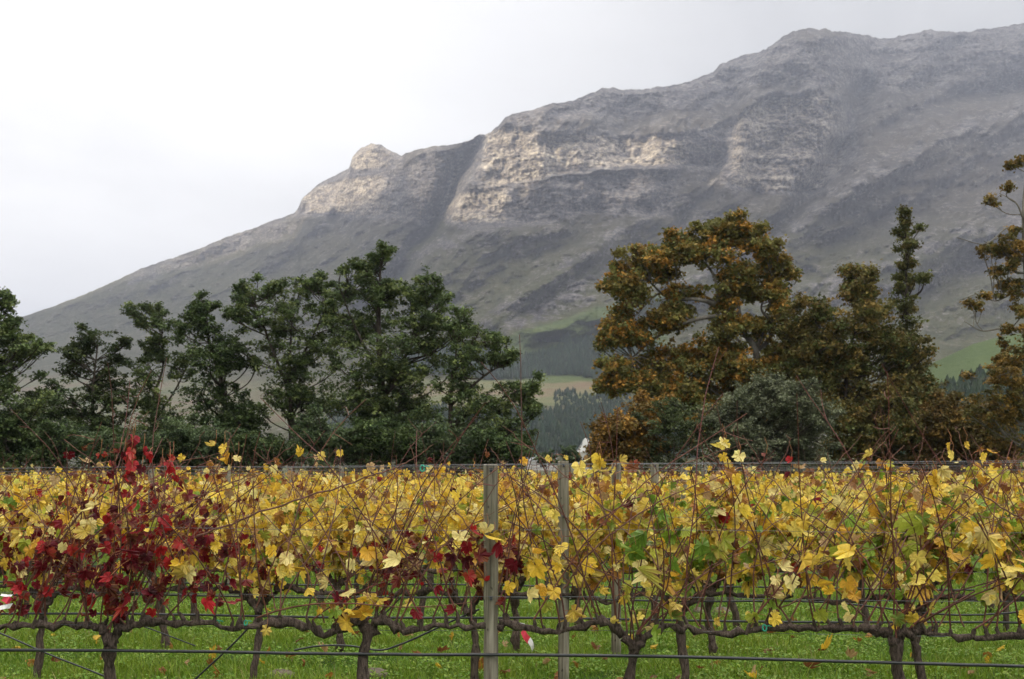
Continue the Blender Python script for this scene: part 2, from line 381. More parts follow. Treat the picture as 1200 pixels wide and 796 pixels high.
def mountain_mat():
    m = Mat('mountain_slope', .95, .1)
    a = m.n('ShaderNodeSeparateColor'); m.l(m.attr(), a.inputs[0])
    pos = m.coords('Object'); big = m.noise(pos, .006, 4); mid = m.noise(pos, .035, 6, .68)
    fine = m.noise(m.coords('Object', (1, 1, 2.2)), .12, 6, .7)
    geo = m.n('ShaderNodeNewGeometry'); nz_ = m.n('ShaderNodeSeparateXYZ'); m.l(geo.outputs['Normal'], nz_.inputs[0])
    steep = m.math('SUBTRACT', 1.0, m.math('ABSOLUTE', nz_.outputs[2]))
    # rock amount
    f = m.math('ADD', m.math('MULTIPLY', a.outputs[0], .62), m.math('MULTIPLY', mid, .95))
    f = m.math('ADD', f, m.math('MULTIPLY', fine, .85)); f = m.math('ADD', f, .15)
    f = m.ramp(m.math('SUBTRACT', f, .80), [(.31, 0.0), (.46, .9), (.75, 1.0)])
    strat = m.noise(m.coords('Object', (.3, .3, 1.6)), .055, 5, .62, .5)
    rock = m.ramp(m.mix(.68, strat, fine), [(.41, (.019, .017, .019)), (.475, (.060, .054, .056)), (.53, (.130, .119, .116)), (.61, (.25, .232, .215))])
    veg = m.ramp(m.mix(.5, mid, big), [(.3, (.022, .019, .016)), (.5, (.040, .033, .023)), (.7, (.068, .053, .030))])
    green = m.ramp(mid, [(.3, (.034, .040, .011)), (.5, (.060, .062, .017)), (.7, (.092, .080, .027))])
    veg = m.mix(a.outputs[1], veg, green)
    veg = m.mix(m.math('MULTIPLY', m.math('SUBTRACT', a.outputs[1], .82, True), 5.0, True), veg, m.ramp(mid, [(.3, (.050, .078, .020)), (.7, (.095, .120, .036))])); f = m.math('MULTIPLY', f, m.math('SUBTRACT', 1.0, m.math('MULTIPLY', m.math('SUBTRACT', a.outputs[1], .82, True), 5.0, True)))
    earth = m.ramp(m.noise(m.coords('Object', (.5, 1, 1)), .012, 5, .6, .5), [(.34, (.09, .115, .04)), (.50, (.15, .145, .066)), (.64, (.17, .115, .07)), (.72, (.11, .11, .05))])
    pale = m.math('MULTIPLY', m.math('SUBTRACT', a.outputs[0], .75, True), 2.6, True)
    rock = m.mix(pale, rock, m.mix(1.0, rock, (3.1, 2.9, 2.35), 'MULTIPLY'))  # cliff rock colour brightened and warmed to boost the sunlight on it
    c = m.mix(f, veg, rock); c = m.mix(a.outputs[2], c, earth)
    m.color(c); m.bump(m.mix(.6, mid, m.mix(.5, strat, fine)), 1.0, 16.0); return m.m
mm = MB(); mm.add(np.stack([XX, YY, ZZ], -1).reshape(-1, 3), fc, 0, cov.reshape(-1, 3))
tag(mm.build('mountain', mountain_mat(), smooth=True), 'high rocky grey mountain with pale cliffs, painted sunlit, behind the trees', None, None, 'structure')
def relief(px, py):
    j = int(np.clip((px - gx[0]) / (gx[1] - gx[0]), 0, NX - 1)); i = int(np.clip((549 - py) / (549 - ysky[j]) * (NY - 1), 1, NY - 1))
    return np.array([XX[i, j], YY[i, j], ZZ[i, j]])

# unseen cloud added on the sun's side to block it, gap cut for the cliffs
def sun_block_cloud():
    ZC = 2300.0; s = np.array(SUNV); step = 55.0
    lit = []
    def reg(pts, x0, x1, dx=7, dy=6):
        for px in np.arange(x0, x1, dx):
            t = np.interp(px, [p[0] for p in pts], [p[1] for p in pts]); b = np.interp(px, [p[0] for p in pts], [p[2] for p in pts])
            for py in np.arange(t, b, dy): lit.append(relief(px, max(py, interp(px, SKY_PTS) + 2)))
    reg([(345,225,255),(400,190,252),(440,168,240),(475,180,210)], 345, 476)
    reg([(520,232,262),(560,160,258),(600,150,224),(640,155,212),(700,158,200),(760,162,196),(850,165,190)], 520, 850)
    reg([(130,322,334),(230,292,316),(345,248,290)], 60, 345, 10, 6)
    lit = np.array(lit); t = (ZC - lit[:, 2]) / s[2]; h = lit[:, :2] + t[:, None] * s[:2]
    xs = np.arange(-11500, -1150, step); ys = np.arange(-4200, 3900, step)
    X, Y = np.meshgrid(xs, ys)
    d = np.full(X.shape, 1e9)
    for q in h: d = np.minimum(d, np.hypot(X - q[0], Y - q[1]))
    keep = d > 26 + 34 * fbm(X / 260, Y / 260, 3)
    keep &= X < -.50 * Y - 700                                    # stays left of the picture
    edge = np.minimum(1, np.clip(d - 20, 0, 400) / 400)
    zb = ZC - 30 * edge + 30 * fbm(X / 400, Y / 400, 4); zt = ZC + 15 + 160 * edge * (1 + .6 * fbm(X / 500, Y / 500, 4))
    ny, nx = X.shape; b = MB()
    vb = np.stack([X, Y, zb], -1).reshape(-1, 3); vt = np.stack([X, Y, zt], -1).reshape(-1, 3)
    kc = keep[:-1, :-1] & keep[1:, :-1] & keep[:-1, 1:] & keep[1:, 1:]
    q = []; off = nx * ny
    for i, j in zip(*np.nonzero(kc)):
        a0 = i * nx + j; a1 = a0 + 1; a2 = a0 + nx + 1; a3 = a0 + nx
        q.append((a3, a2, a1, a0)); q.append((a0 + off, a1 + off, a2 + off, a3 + off))
        if i == 0 or not kc[i - 1, j]: q.append((a0, a1, a1 + off, a0 + off))
        if i == ny - 2 or not kc[i + 1, j]: q.append((a2, a3, a3 + off, a2 + off))
        if j == 0 or not kc[i, j - 1]: q.append((a3, a0, a0 + off, a3 + off))
        if j == nx - 2 or not kc[i, j + 1]: q.append((a1, a2, a2 + off, a1 + off))
    b.add(np.vstack([vb, vt]), np.array(q))
    m = Mat('sun_block_vapour', 1, 0); n = m.noise(m.coords('Object'), .002, 5); c = m.ramp(n, [(.3, .82), (.7, .95)]); m.color(c); m.translucent(c, .35)
    tag(b.build('sun_block_cloud', m.m, smooth=True), 'unseen cloud added left of the view to block the sun, gap cut for the cliffs', None, None, 'structure')
sun_block_cloud()

# green hill on the right, in front of the mountain
def hill():
    xs = np.linspace(1010, 1560, 160); top = interp(xs, [(1010,470),(1060,447),(1095,424),(1140,404),(1170,395),(1195,391),(1260,386),(1400,400),(1560,440)])
    top = top - fbm(xs / 40, xs * 0, 3) * 1.5
    n = 60; V = []; C = []
    vv = np.linspace(0, 1, n)
    for k, t in enumerate(vv):
        y = 549 + (top - 549) * t; rr = 330 + 330 * t ** 1.25 + 10 * fbm(xs / 50, np.full_like(xs, t * 4), 4)
        V.append(np.stack([(xs - 600) / F * rr, rr, CH + (HZ - y) / F * rr - (2 if k == 0 else 0)], -1))
        C.append(np.stack([np.zeros_like(xs), np.full_like(xs, 1.0), np.zeros_like(xs)], -1))
    for dr, dz in ((30, 1), (90, -8), (200, -60)):
        V.append(V[n - 1] + np.stack([(xs - 600) / F * dr, xs * 0 + dr, xs * 0 + dz], -1)); C.append(C[-1])
    V = np.array(V); n2 = len(V); nx = len(xs); a = np.arange(n2 - 1)[:, None] * nx; j = np.arange(nx - 1)[None, :]
    f = np.stack([a + j, a + j + 1, a + nx + j + 1, a + nx + j], -1).reshape(-1, 4)
    m = Mat('hill_pasture', .95, .1); p = m.coords('Object'); c = m.ramp(m.mix(.5, m.noise(p, .02, 5), m.noise(p, .3, 4)), [(.3, (.036, .060, .017)), (.7, (.068, .092, .029))])
    m.color(c); m.bump(m.noise(p, .4, 5), .8, 1.0)
    b = MB(); b.add(V.reshape(-1, 3), f); tag(b.build('hill', m.m, smooth=True), 'smooth green grassy hill on the right before the mountain', None, None, 'structure')
    return V, xs
HV, HX = hill()

# ground sheet
def ground():
    g = np.concatenate([-np.geomspace(9000, 14, 40), np.linspace(-12, 12, 49), np.geomspace(14, 9000, 40)])
    gy = np.concatenate([-np.geomspace(9000, 6, 24), np.linspace(-4, 40, 89), np.geomspace(44, 9000, 46)])
    X, Y = np.meshgrid(g, gy); Z = .025 * fbm(X / 1.3, Y / 1.1, 3) * (np.abs(X) < 60) * (Y < 70)
    m = Mat('ground_soil_grass', .95, .1); p = m.coords('Object')
    near = m.ramp(m.mix(.5, m.noise(p, 1.4, 5, .6), m.noise(p, 14, 4)), [(.35, (.028, .040, .012)), (.55, (.038, .075, .014)), (.75, (.06, .085, .022))])
    far = m.ramp(m.noise(p, .008, 5, .6), [(.35, (.05, .06, .03)), (.5, (.10, .095, .05)), (.65, (.06, .085, .03))])
    d = m.n('ShaderNodeVectorMath', operation='LENGTH'); m.l(p, d.inputs[0])
    k = m.math('MULTIPLY', m.math('SUBTRACT', d.outputs['Value'], 45.0), .03, True)
    m.color(m.mix(k, near, far)); m.bump(m.noise(p, 20, 5), .8, .02)
    ny, nx = X.shape; a = np.arange(ny - 1)[:, None] * nx; j = np.arange(nx - 1)[None, :]
    f = np.stack([a + j, a + j + 1, a + nx + j + 1, a + nx + j], -1).reshape(-1, 4)
    b = MB(); b.add(np.stack([X, Y, Z], -1).reshape(-1, 3), f)
    tag(b.build('ground', m.m, smooth=True), 'green weedy ground under the vines running out to the fields', None, None, 'structure')
ground()

# haze
def haze():
    b = MB(); b.box((-12500, -9500, -26), (12500, 9500, float(ZZ.max()) + 40)); o = b.build('haze', M_WIRE)
    m = bpy.data.materials.new('haze_air'); m.use_nodes = True; t = m.node_tree
    for n in list(t.nodes): t.nodes.remove(n)
    ou = t.nodes.new('ShaderNodeOutputMaterial'); vo = t.nodes.new('ShaderNodeVolumePrincipled')
    vo.inputs['Color'].default_value = (.76, .82, 1, 1); vo.inputs['Density'].default_value = HAZE; vo.inputs['Anisotropy'].default_value = .65
    t.links.new(vo.outputs[0], ou.inputs['Volume']); o.data.materials.clear(); o.data.materials.append(m)
    tag(o, 'thin pale haze in the air before the mountain', None, None, 'stuff')
HAZE = .00016
haze()

# ------------------------------------------------------------------ far woods (a mass) and farm buildings
def conifer(b, base, h, rng, col):
    k = 7; zt = np.array([.12, .12, .45, .40, .72, .66, 1.0]) * h; rr = np.array([.05, .26, .16, .22, .10, .15, .01]) * h * rng.uniform(.8, 1.2)
    order = [0, 1, 2, 3, 4, 5, 6]; s = 6
    pts = np.stack([np.full(7, base[0]), np.full(7, base[1]), base[2] + zt], -1)
    th = np.arange(s) * 2 * math.pi / s + rng.random()
    j = 1 + .45 * (rng.random((7, s)) - .5)
    ring = pts[:, None, :] + (rr[:, None] * j)[:, :, None] * np.stack([np.cos(th), np.sin(th), 0 * th], -1)[None]
    ring[:, :, 2] += (rng.random((7, s)) - .5) * .08 * h
    i = np.arange(6)[:, None] * s; q = np.arange(s)[None, :]; q2 = (q + 1) % s
    f = np.stack([i + q, i + q2, i + s + q2, i + s + q], -1).reshape(-1, 4)
    b.add(ring.reshape(-1, 3), f, 0, col)
rng = np.random.default_rng(11)
def wood(name, label, pxs, pys, n, hts, cols, pos=None):
    b = MB()
    for _ in range(n):
        px = rng.uniform(*pxs); py = rng.uniform(pys[0](px), pys[1](px)); p = relief(px, py) if pos is None else pos(px, py)
        c = np.array(cols[rng.integers(len(cols))]) * rng.uniform(.7, 1.3)
        conifer(b, p, rng.uniform(*hts), rng, c)
    tag(b.build(name, M_TLEAF), label, None, None, 'stuff')
G1 = [(.014, .034, .014), (.02, .042, .018), (.03, .05, .02)]
wood('pine_plantation', 'dark pine plantation on the lower slope behind the pale field', (440, 820), (lambda x: 412 + 10 * math.sin(x / 30) - .03 * (x - 600), lambda x: 443 + 3 * math.sin(x / 22)), 2600, (9, 14), G1)
wood('pine_belt', 'short belt of pines on the green slope above the plantation', (628, 688), (lambda x: 398, lambda x: 402), 70, (9, 13), G1)
wood('valley_wood', 'dark mixed woodland filling the valley below the pale field', (380, 820), (lambda x: 481 + 5 * math.sin(x / 17) + 3 * math.sin(x / 5.3), lambda x: 536), 2600, (4, 10), G1 + [(.03, .06, .03)])
wood('thicket', 'scattered dark thicket on the red earth beside the field', (650, 740), (lambda x: 462 + 3 * math.sin(x / 9), lambda x: 482), 260, (4, 8), G1)
def hpos(px, py):
    j = int(np.clip(np.searchsorted(HX, px), 0, len(HX) - 1)); t = int(np.clip((549 - py) / (549 - 395) * 60, 1, 59)); return HV[t, j]
wood('hillside_wood', 'dark pine wood at the foot of the green hill', (1040, 1500), (lambda x: 452 - .12 * (x - 1100) + 6 * math.sin(x / 13), lambda x: 530), 1500, (6, 10), G1, hpos)

# ------------------------------------------------------------------ trees
def tree(name, label, cat, d, trunk, tr, blobs, cols, seed, dens=1.0, leaf=.15, group=None, bark=None, limbs=None, flatn=.5, twigcol=(.5, .42, .35), spread=.16, leaves_per=34, fill=.36, rag=2):
    """trunk: list of photo points; blobs: (px,py,rx,ry) clumps of the crown; everything at real size d metres away"""
    rng = np.random.default_rng(seed); bark = bark or M_TBARK
    k = d / F; x0 = (trunk[0][0] - 600) * k
    root = thing(name, (x0, d, 0), label, cat, group)
    org = np.array([x0, d, 0])
    tp = [np.array([(trunk[0][0] - 600) * k, d, 0]) - org]
    for j, (px, py) in enumerate(trunk[1:]): tp.append(P(px, py, d) - org + np.array([0, rng.uniform(-.3, .3), 0]))
    tr = tr * .8; tp = catmull(tp, 6 * len(tp)); tr_ = np.linspace(tr, tr * .16, len(tp))
    T = MB(); T.tube(tp, tr_, 9, 0, (1, 1, 1), .22, rng)
    tz = np.array([p[2] for p in tp]); SK = [tp[2:]]; SR = [tr_[2:]]
    C = MB(); LV = []; LC = []
    for lim in (limbs or []):
        w = lim[0]; pts = [P(px, py, d) - org + np.array([0, rng.uniform(-.5, .2), 0]) for px, py in lim[1:]]
        # a limb starts on the trunk
        near = tp[np.argmin(np.linalg.norm(tp - pts[0], axis=1))]; pts[0] = near
        pp = catmull(pts, 6 * len(pts)); T.tube(pp, np.linspace(w, w * .3, len(pp)), 7, 0, (1, 1, 1), .25, rng); SK.append(pp[2:]); SR.append(np.linspace(w, w * .3, len(pp))[2:])
    bl = list(blobs); thin = .66 if group == GL else 1.0
    if len(blobs) > 6:                               # fill between neighbouring clumps so that the crown hangs together
        for i, q in enumerate(blobs):
            ds = sorted((math.hypot(q[0] - o[0], q[1] - o[1]), j) for j, o in enumerate(blobs) if j != i)
            for dd_, j in ds[:2]:
                o = blobs[j]; lim = 1.25 * (min(q[2], q[3]) + min(o[2], o[3])) + 8
                if dd_ < lim + 12: bl.append(((q[0] + o[0]) / 2 + rng.normal(0, 3), (q[1] + o[1]) / 2 + rng.normal(0, 3), (q[2] + o[2]) * fill, (q[3] + o[3]) * fill))
    xs_ = np.array([q[0] for q in blobs]); ys_ = np.array([q[1] for q in blobs]); cx_, cy_ = xs_.mean(), ys_.mean()
    for q in list(blobs):                            # small ragged sprays round the rim
        for _ in range(rag):
            a_ = math.atan2(-(q[1] - cy_) - 12, q[0] - cx_) + rng.normal(0, .8); e_ = rng.uniform(.95, 1.35)
            bl.append((q[0] + math.cos(a_) * q[2] * e_, q[1] - math.sin(a_) * q[3] * e_, rng.uniform(3, 7), rng.uniform(2, 4.5)))
    for (px, py, rx, ry) in bl:
        c = P(px, py, d) - org; a = rx * k * 1.08; h = ry * k * 1.12; dep = (a + h) * .5
        dy = rng.uniform(-1.2, .8) * min(2.2, 1.0 + .5 * dep); c[1] += dy
        # limb to the clump
        sk = np.concatenate(SK); sr = np.concatenate(SR); v_ = c - sk; cost = np.hypot(v_[:, 0], v_[:, 1]) + np.abs(v_[:, 2]) * .9 + 4 * np.clip(.55 * np.hypot(v_[:, 0], v_[:, 1]) - v_[:, 2], 0, 9) * .6
        s = int(np.argmin(cost)); st = sk[s]
        mid = st * .45 + c * .55 + np.array([0, 0, -.12 * abs(c[0] - st[0])]) + rng.normal(0, .12, 3)
        lp = catmull([st, mid, c], 9); w = min(sr[s] * .6, .022 + .026 * (a + h))
        T.tube(lp, np.linspace(w, .02, 9), 6, 0, (1, 1, 1), .25, rng)
        vol = (a * h) ** .85 * (dep ** .35); nt = int(max(6, 40 * thin * dens * vol ** .95 + 5))
        for q in range(nt):
            u = rng.normal(0, 1, 3); u /= np.linalg.norm(u); rad = rng.uniform(.3, 1.12) * (1.0 if rng.random() < .8 else rng.uniform(1.15, 1.7))
            e = c + u * rad * np.array([a, dep, h])
            s0 = lp[rng.integers(3, 9)]
            e0 = s0 * .8 + e * .2
            m0 = (s0 + e) / 2 + np.array([0, 0, .12 * np.linalg.norm(e - s0)]) + rng.normal(0, .08, 3)
            tw = catmull([s0, m0, e], 5)
            if q % 3 == 0: C.tube(tw, np.linspace(.018, .006, 5), 3, 1, (1, 1, 1), cap=False)
            n = int(leaves_per * rng.uniform(.6, 1.3)); t = rng.uniform(.25, 1.05, n) ** .55
            pos = tw[0] * ((1 - t) ** 2)[:, None] + 2 * tw[2] * (t * (1 - t))[:, None] + tw[-1] * (t ** 2)[:, None] if False else np.stack([np.interp(t, np.linspace(0, 1, 5), tw[:, z]) for z in range(3)], -1)
            pos += rng.normal(0, 1, (n, 3)) * spread * (.45 + .75 * (1 - t[:, None])) * np.array([1, 1, .6]) + np.array([0, 0, .03])
            base = np.array(cols[rng.choice(len(cols), p=None)]); f = rng.uniform(.7, 1.45)
            LV.append(pos); LC.append(base[None, :] * f * rng.uniform(.75, 1.3, (n, 1)))
    pos = np.concatenate(LV); lc = np.concatenate(LC); n = len(pos)
    nrm = rng.normal(0, 1, (n, 3)); nrm[:, 2] = np.abs(nrm[:, 2]) * (1 + flatn) + flatn; nrm /= np.linalg.norm(nrm, axis=1)[:, None]
    a = np.cross(nrm, rng.normal(0, 1, (n, 3))); a /= np.linalg.norm(a, axis=1)[:, None]; b = np.cross(nrm, a)
    L_ = leaf * rng.uniform(.6, 1.25, n)[:, None]; Wd = L_ * .42
    V = np.stack([pos - a * L_ * .5, pos - b * Wd + nrm * L_ * .1, pos + a * L_ * .5 - nrm * L_ * .12, pos + b * Wd + nrm * L_ * .1], 1).reshape(-1, 3)
    C.add(V, np.arange(4 * n).reshape(-1, 4), 0, np.repeat(lc, 4, axis=0))
    T.build('trunk', bark, root, smooth=True)
    C.build('crown', [M_TLEAF, bark], root)
    return root
GL = 'dark green trees along the left end of the vineyard'
GR = [(.085, .116, .042), (.110, .150, .050), (.060, .088, .033), (.16, .195, .065), (.070, .102, .040)]
GRD = [(.048, .074, .025), (.060, .092, .029), (.036, .060, .021), (.085, .118, .038)]
GL = 'dark green trees along the left end of the vineyard'
tree('evergreen_tree', 'dark green tree cut off by the left edge of the photo', 'tree', 50, [(-25,543),(-22,460),(-10,380)], .22,
     [(5,362,13,12),(0,400,30,20),(28,408,20,6),(5,432,36,20),(40,405,13,5),(12,468,40,20),(2,350,8,6),(20,384,16,6),(15,510,50,25),(-45,400,45,45),(-40,480,50,45),(56,466,12,10)], GR, 1, 1.0, .13, GL)
tree('evergreen_tree', 'thin topped green tree, second from the left edge', 'tree', 58, [(112,543),(110,470),(116,400)], .16,
     [(108,398,26,9),(88,424,24,9),(126,428,26,11),(78,455,22,10),(112,458,40,13),(142,470,25,18),(100,490,42,18),(68,482,22,12),(125,512,45,20),(150,403,4,3),(92,408,8,5)], [(.045,.065,.02),(.055,.08,.026),(.032,.05,.018),(.06,.075,.025)], 2, .85, .13, GL)
tree('evergreen_tree', 'slim green tree with a tufted bent top, third from the left edge', 'tree', 60, [(182,543),(180,480),(192,430),(188,380)], .15,
     [(160,366,7,5),(168,380,4,6),(188,366,7,9),(200,388,14,9),(184,408,22,10),(165,424,17,9),(205,430,22,15),(180,458,26,16),(195,490,30,20),(226,412,12,14),(188,520,35,18)], GR, 3, .9, .13, GL,
     limbs=[(.06,(180,500),(210,450),(228,410))])
tree('evergreen_tree', 'bushy dark green tree with a sprayed tip left of the bare trunked tree', 'tree', 57, [(262,543),(262,470),(245,400),(240,365)], .2,
     [(236,355,10,5),(246,364,10,7),(222,374,12,7),(236,388,18,12),(262,400,24,14),(284,424,18,16),(256,430,32,22),(240,470,32,25),(284,480,26,26),(262,515,48,26),(300,500,18,18)], GRD, 4, 1.25, .13, GL)
tree('evergreen_tree', 'wide green tree whose bare lower trunk shows above the vines', 'tree', 56, [(341,543),(341,500),(338,440),(342,380)], .24,
     [(290,343,15,9),(320,340,26,10),(350,344,25,12),(372,328,6,9),(386,355,15,14),(295,368,22,10),(274,368,6,4),(340,374,40,15),(390,386,22,16),(318,404,36,17),(365,415,34,18),(345,446,44,17),(330,478,22,10),(388,470,28,22)], GR, 5, 1.0, .13, GL,
     limbs=[(.09,(340,460),(320,410),(300,355)),(.08,(341,440),(365,400),(384,360))])
tree('evergreen_tree', 'tallest dark green tree of the left group', 'tree', 54, [(448,543),(447,460),(444,380),(446,315)], .3,
     [(445,304,12,8),(430,318,8,6),(413,318,11,6),(458,299,6,6),(434,340,24,13),(460,345,24,13),(400,350,17,9),(484,345,11,17),(505,338,9,13),(515,352,10,12),(440,375,46,19),(490,384,34,18),(520,385,20,14),(408,400,28,20),(460,418,55,24),(515,422,26,18),(420,450,42,22),(478,460,42,22),(430,495,52,24),(495,495,42,24)], GR, 6, 1.05, .13, GL,
     limbs=[(.1,(447,470),(475,420),(500,360)),(.09,(446,440),(420,390),(402,350))])
tree('evergreen_tree', 'lopsided green tree with long boughs reaching right into the open gap', 'tree', 52, [(530,543),(528,470),(536,400)], .2,
     [(545,374,13,7),(534,387,12,6),(562,394,17,5),(582,400,9,4),(548,411,18,8),(576,425,17,3.5),(592,424,13,3.5),(601,420,6,3),(545,430,17,6),(538,455,26,11),(560,470,30,11),(600,455,24,6),(624,450,9,5),(614,470,18,7),(585,485,32,12),(550,495,40,17),(600,506,26,11),(624,480,10,4),(565,522,55,18),(608,524,14,9)], GR, 7, 1.15, .12, GL,
     limbs=[(.07,(529,470),(570,440),(600,424)),(.07,(529,490),(580,470),(622,452)),(.06,(530,440),(555,405),(580,400))])
SH = [(.075,.105,.045),(.052,.08,.034),(.09,.12,.052)]
for i, (cx, cy, rx, ry, dd, lab) in enumerate([(25,520,48,26,49,'rounded dark shrub under the tree at the left edge'),(95,525,42,22,50,'low green shrub behind the red vine canes'),(165,527,40,20,51,'low green shrub under the slim tufted tree'),
        (235,524,44,24,50,'broad dark shrub under the bushy dark tree'),(305,530,30,16,49,'small pale green shrub just left of the bare trunk'),(385,522,40,26,49,'loose pale green shrub just right of the bare trunk'),(455,524,44,24,50,'broad green shrub under the tallest left tree'),
        (525,524,40,22,50,'dark shrub below the lopsided tree, near the first post'),(585,530,32,15,49,'low dark shrub at the left side of the open gap')]):
    tree('shrub', lab, 'shrub', dd, [(cx,543),(cx,cy)], .06, [(cx,cy,rx,ry),(cx-rx*.8,cy-ry*.2,rx*.5,ry*.8),(cx+rx*.85,cy-ry*.1,rx*.45,ry*.8),(cx-rx*.4,cy-ry*.9,rx*.45,ry*.5),(cx-rx*.5,560,rx*.6,20),(cx+rx*.5,562,rx*.6,20),(cx-rx*.5,cy-ry*.3,rx*.5,ry*.7),(cx+rx*.5,cy-ry*.2,rx*.5,ry*.8)], SH if i % 2 else GRD, 20+i, 1.0, .11, 'shrubs under the left trees')

OR = [(.27,.16,.032),(.22,.155,.036),(.13,.14,.040),(.17,.16,.042),(.16,.14,.038),(.14,.135,.040),(.34,.18,.034),(.19,.15,.036),(.12,.125,.036)]
OL = [(.14,.125,.038),(.17,.135,.038),(.105,.105,.032),(.20,.14,.04),(.085,.10,.03)]
tree('plane_tree', 'large autumn tree with orange brown leaves and pale forked limbs right of the gap', 'tree', 62, [(893,543),(890,450),(884,412),(868,385),(842,358),(822,344)], .34,
     [(838,274,26,10),(876,280,19,11),(900,300,18,14),(914,324,12,13),(790,288,24,11),(762,300,19,12),(736,320,19,15),(719,336,11,12),(776,318,30,11),(826,303,36,14),(870,318,30,13),(742,352,22,13),(724,378,17,14),(744,398,24,14),(714,400,11,10),(772,384,20,9),(884,346,18,10),(905,346,12,10),
      (722,434,18,10),(760,432,30,13),(745,458,26,11),(800,418,32,14),(838,402,26,12),(848,430,35,17),(884,440,26,17),(712,452,10,7),(858,262,12,6),(800,376,14,6),(905,430,22,20),(862,455,32,18),(922,402,12,14),(805,450,32,16),(852,380,20,8),(780,462,26,16),(830,470,30,16),(806,346,18,7),(852,340,20,8),(785,368,18,7),(882,385,14,10),(908,372,10,12),(820,492,40,22),(872,500,38,22),(912,470,30,22),(930,436,16,14),(846,362,12,5)], OR, 31, 1.0, .19, 'autumn trees right of the gap', M_PALE, flatn=.2,
     limbs=[(.15,(868,385),(850,372),(812,376),(770,395),(740,420)),(.13,(842,358),(815,352),(785,350),(760,330)),(.12,(868,385),(862,340),(850,300),(845,270)),(.12,(884,412),(900,400),(903,378),(893,360),(905,330)),(.09,(822,344),(800,335),(770,345),(745,370)),(.09,(842,358),(835,325),(815,300),(795,290)),(.1,(884,412),(900,380),(925,372),(945,385))], spread=.27)
tree('plane_tree', 'small rust orange tree low beside the open gap', 'tree', 56, [(740,543),(738,500)], .12,
     [(718,500,20,16),(738,515,25,22),(705,524,12,12),(765,482,24,14),(750,492,18,14),(760,510,20,20),(722,548,26,16)], [(.27,.15,.03),(.20,.12,.03),(.14,.10,.03)], 32, 1.2, .17, 'autumn trees right of the gap', flatn=.2, spread=.27)
tree('shrub', 'dark green bush in front of the large orange tree', 'shrub', 54, [(790,543),(790,500)], .1,
     [(795,482,26,12),(775,500,26,18),(805,505,26,20),(785,525,36,16),(770,556,36,22),(808,560,30,20)], [(.07,.09,.034),(.09,.11,.044),(.055,.075,.03)], 33, 1.4, .11, 'bushes in front of the autumn trees')
tree('shrub', 'broad grey green bush between the large orange tree and the olive brown trees', 'shrub', 53, [(890,543),(890,490)], .12,
     [(903,450,22,10),(880,462,30,14),(928,464,28,15),(855,485,32,16),(905,490,42,20),(948,490,30,22),(842,500,22,18),(870,522,45,20),(930,522,45,20),(850,558,40,22),(905,560,40,22),(955,558,30,20)], [(.13,.145,.085),(.105,.12,.068),(.16,.175,.10),(.085,.10,.055)], 34, 1.5, .11, 'bushes in front of the autumn trees')
tree('autumn_tree', 'spreading olive brown tree with a thin forked top', 'tree', 60, [(990,543),(990,460),(1000,390),(1008,340)], .2,
     [(930,385,16,14),(935,420,22,20),(1060,420,24,20),(940,480,26,24),(1060,480,30,26),(975,470,36,26),(948,365,16,11),(974,384,26,14),(964,408,30,15),(1000,350,9,10),(1010,330,7,8),(996,320,5,5),(1013,346,7,12),(1010,374,24,15),(1030,396,22,20),(1000,430,40,20),(1020,470,44,20),(985,506,36,26),(985,555,40,24),(1035,556,40,24),(960,440,22,15),(1035,505,40,25)], OL, 35, .95, .17, 'autumn trees right of the gap', flatn=.2,
     limbs=[(.05,(1008,340),(1004,325),(996,312)),(.05,(1008,350),(1014,330),(1022,318)),(.07,(992,440),(970,400),(950,362))], spread=.27)
tree('autumn_tree', 'narrow spire shaped tree rising above the olive brown trees', 'tree', 61, [(1066,543),(1064,460),(1062,380),(1064,300),(1060,258)], .16,
     [(1058,256,4,8),(1062,274,8,11),(1066,298,10,12),(1062,322,9,11),(1075,333,10,4),(1054,348,10,10),(1063,370,12,13),(1066,400,16,17),(1052,432,26,20),(1076,455,20,18),(1094,460,12,10),(1082,492,32,22),(1070,430,16,16),(1070,520,40,22),(1080,556,36,22)], [(.10,.115,.036),(.12,.12,.038),(.14,.115,.035),(.08,.09,.03)], 36, .42, .14, 'autumn trees right of the gap', flatn=.2, spread=.17)
tree('autumn_tree', 'sparse tall tree with bare side branches at the right edge', 'tree', 52, [(1215,543),(1212,440),(1204,340),(1196,250),(1205,195)], .2,
     [(1194,194,9,3.5),(1170,232,5,4),(1180,286,16,8),(1196,300,12,13),(1163,290,5,3),(1188,345,14,12),(1150,350,8,5),(1196,382,16,18),(1178,420,22,8),(1164,440,24,9),(1190,460,26,16),(1150,474,20,12),(1182,500,36,24),(1240,300,30,50),(1245,420,45,60),(1205,550,36,30),(1174,318,6,4),(1212,250,14,10)], [(.19,.13,.036),(.14,.12,.036),(.11,.10,.032),(.26,.16,.036)], 37, .45, .14, 'autumn trees right of the gap', M_PALE, flatn=.2, spread=.15,
     limbs=[(.045,(1198,270),(1178,268),(1150,288),(1118,280)),(.04,(1202,340),(1170,352),(1145,346),(1124,352)),(.05,(1206,385),(1175,385),(1150,388),(1126,378)),(.04,(1197,255),(1186,240),(1172,226)),(.035,(1208,440),(1180,436),(1150,445))])
tree('autumn_tree', 'low brown tree filling the space between the spire and the right edge tree', 'tree', 58, [(1125,543),(1125,500)], .12,
     [(1110,478,20,12),(1142,488,26,14),(1168,474,24,14),(1095,500,26,20),(1112,500,32,18),(1135,520,38,20),(1098,522,28,18),(1150,500,22,14),(1175,525,30,16),(1120,556,34,22),(1165,558,34,22)], [(.13,.095,.03),(.105,.085,.028),(.17,.105,.03)], 38, 1.2, .16, 'autumn trees right of the gap', flatn=.2, spread=.27)
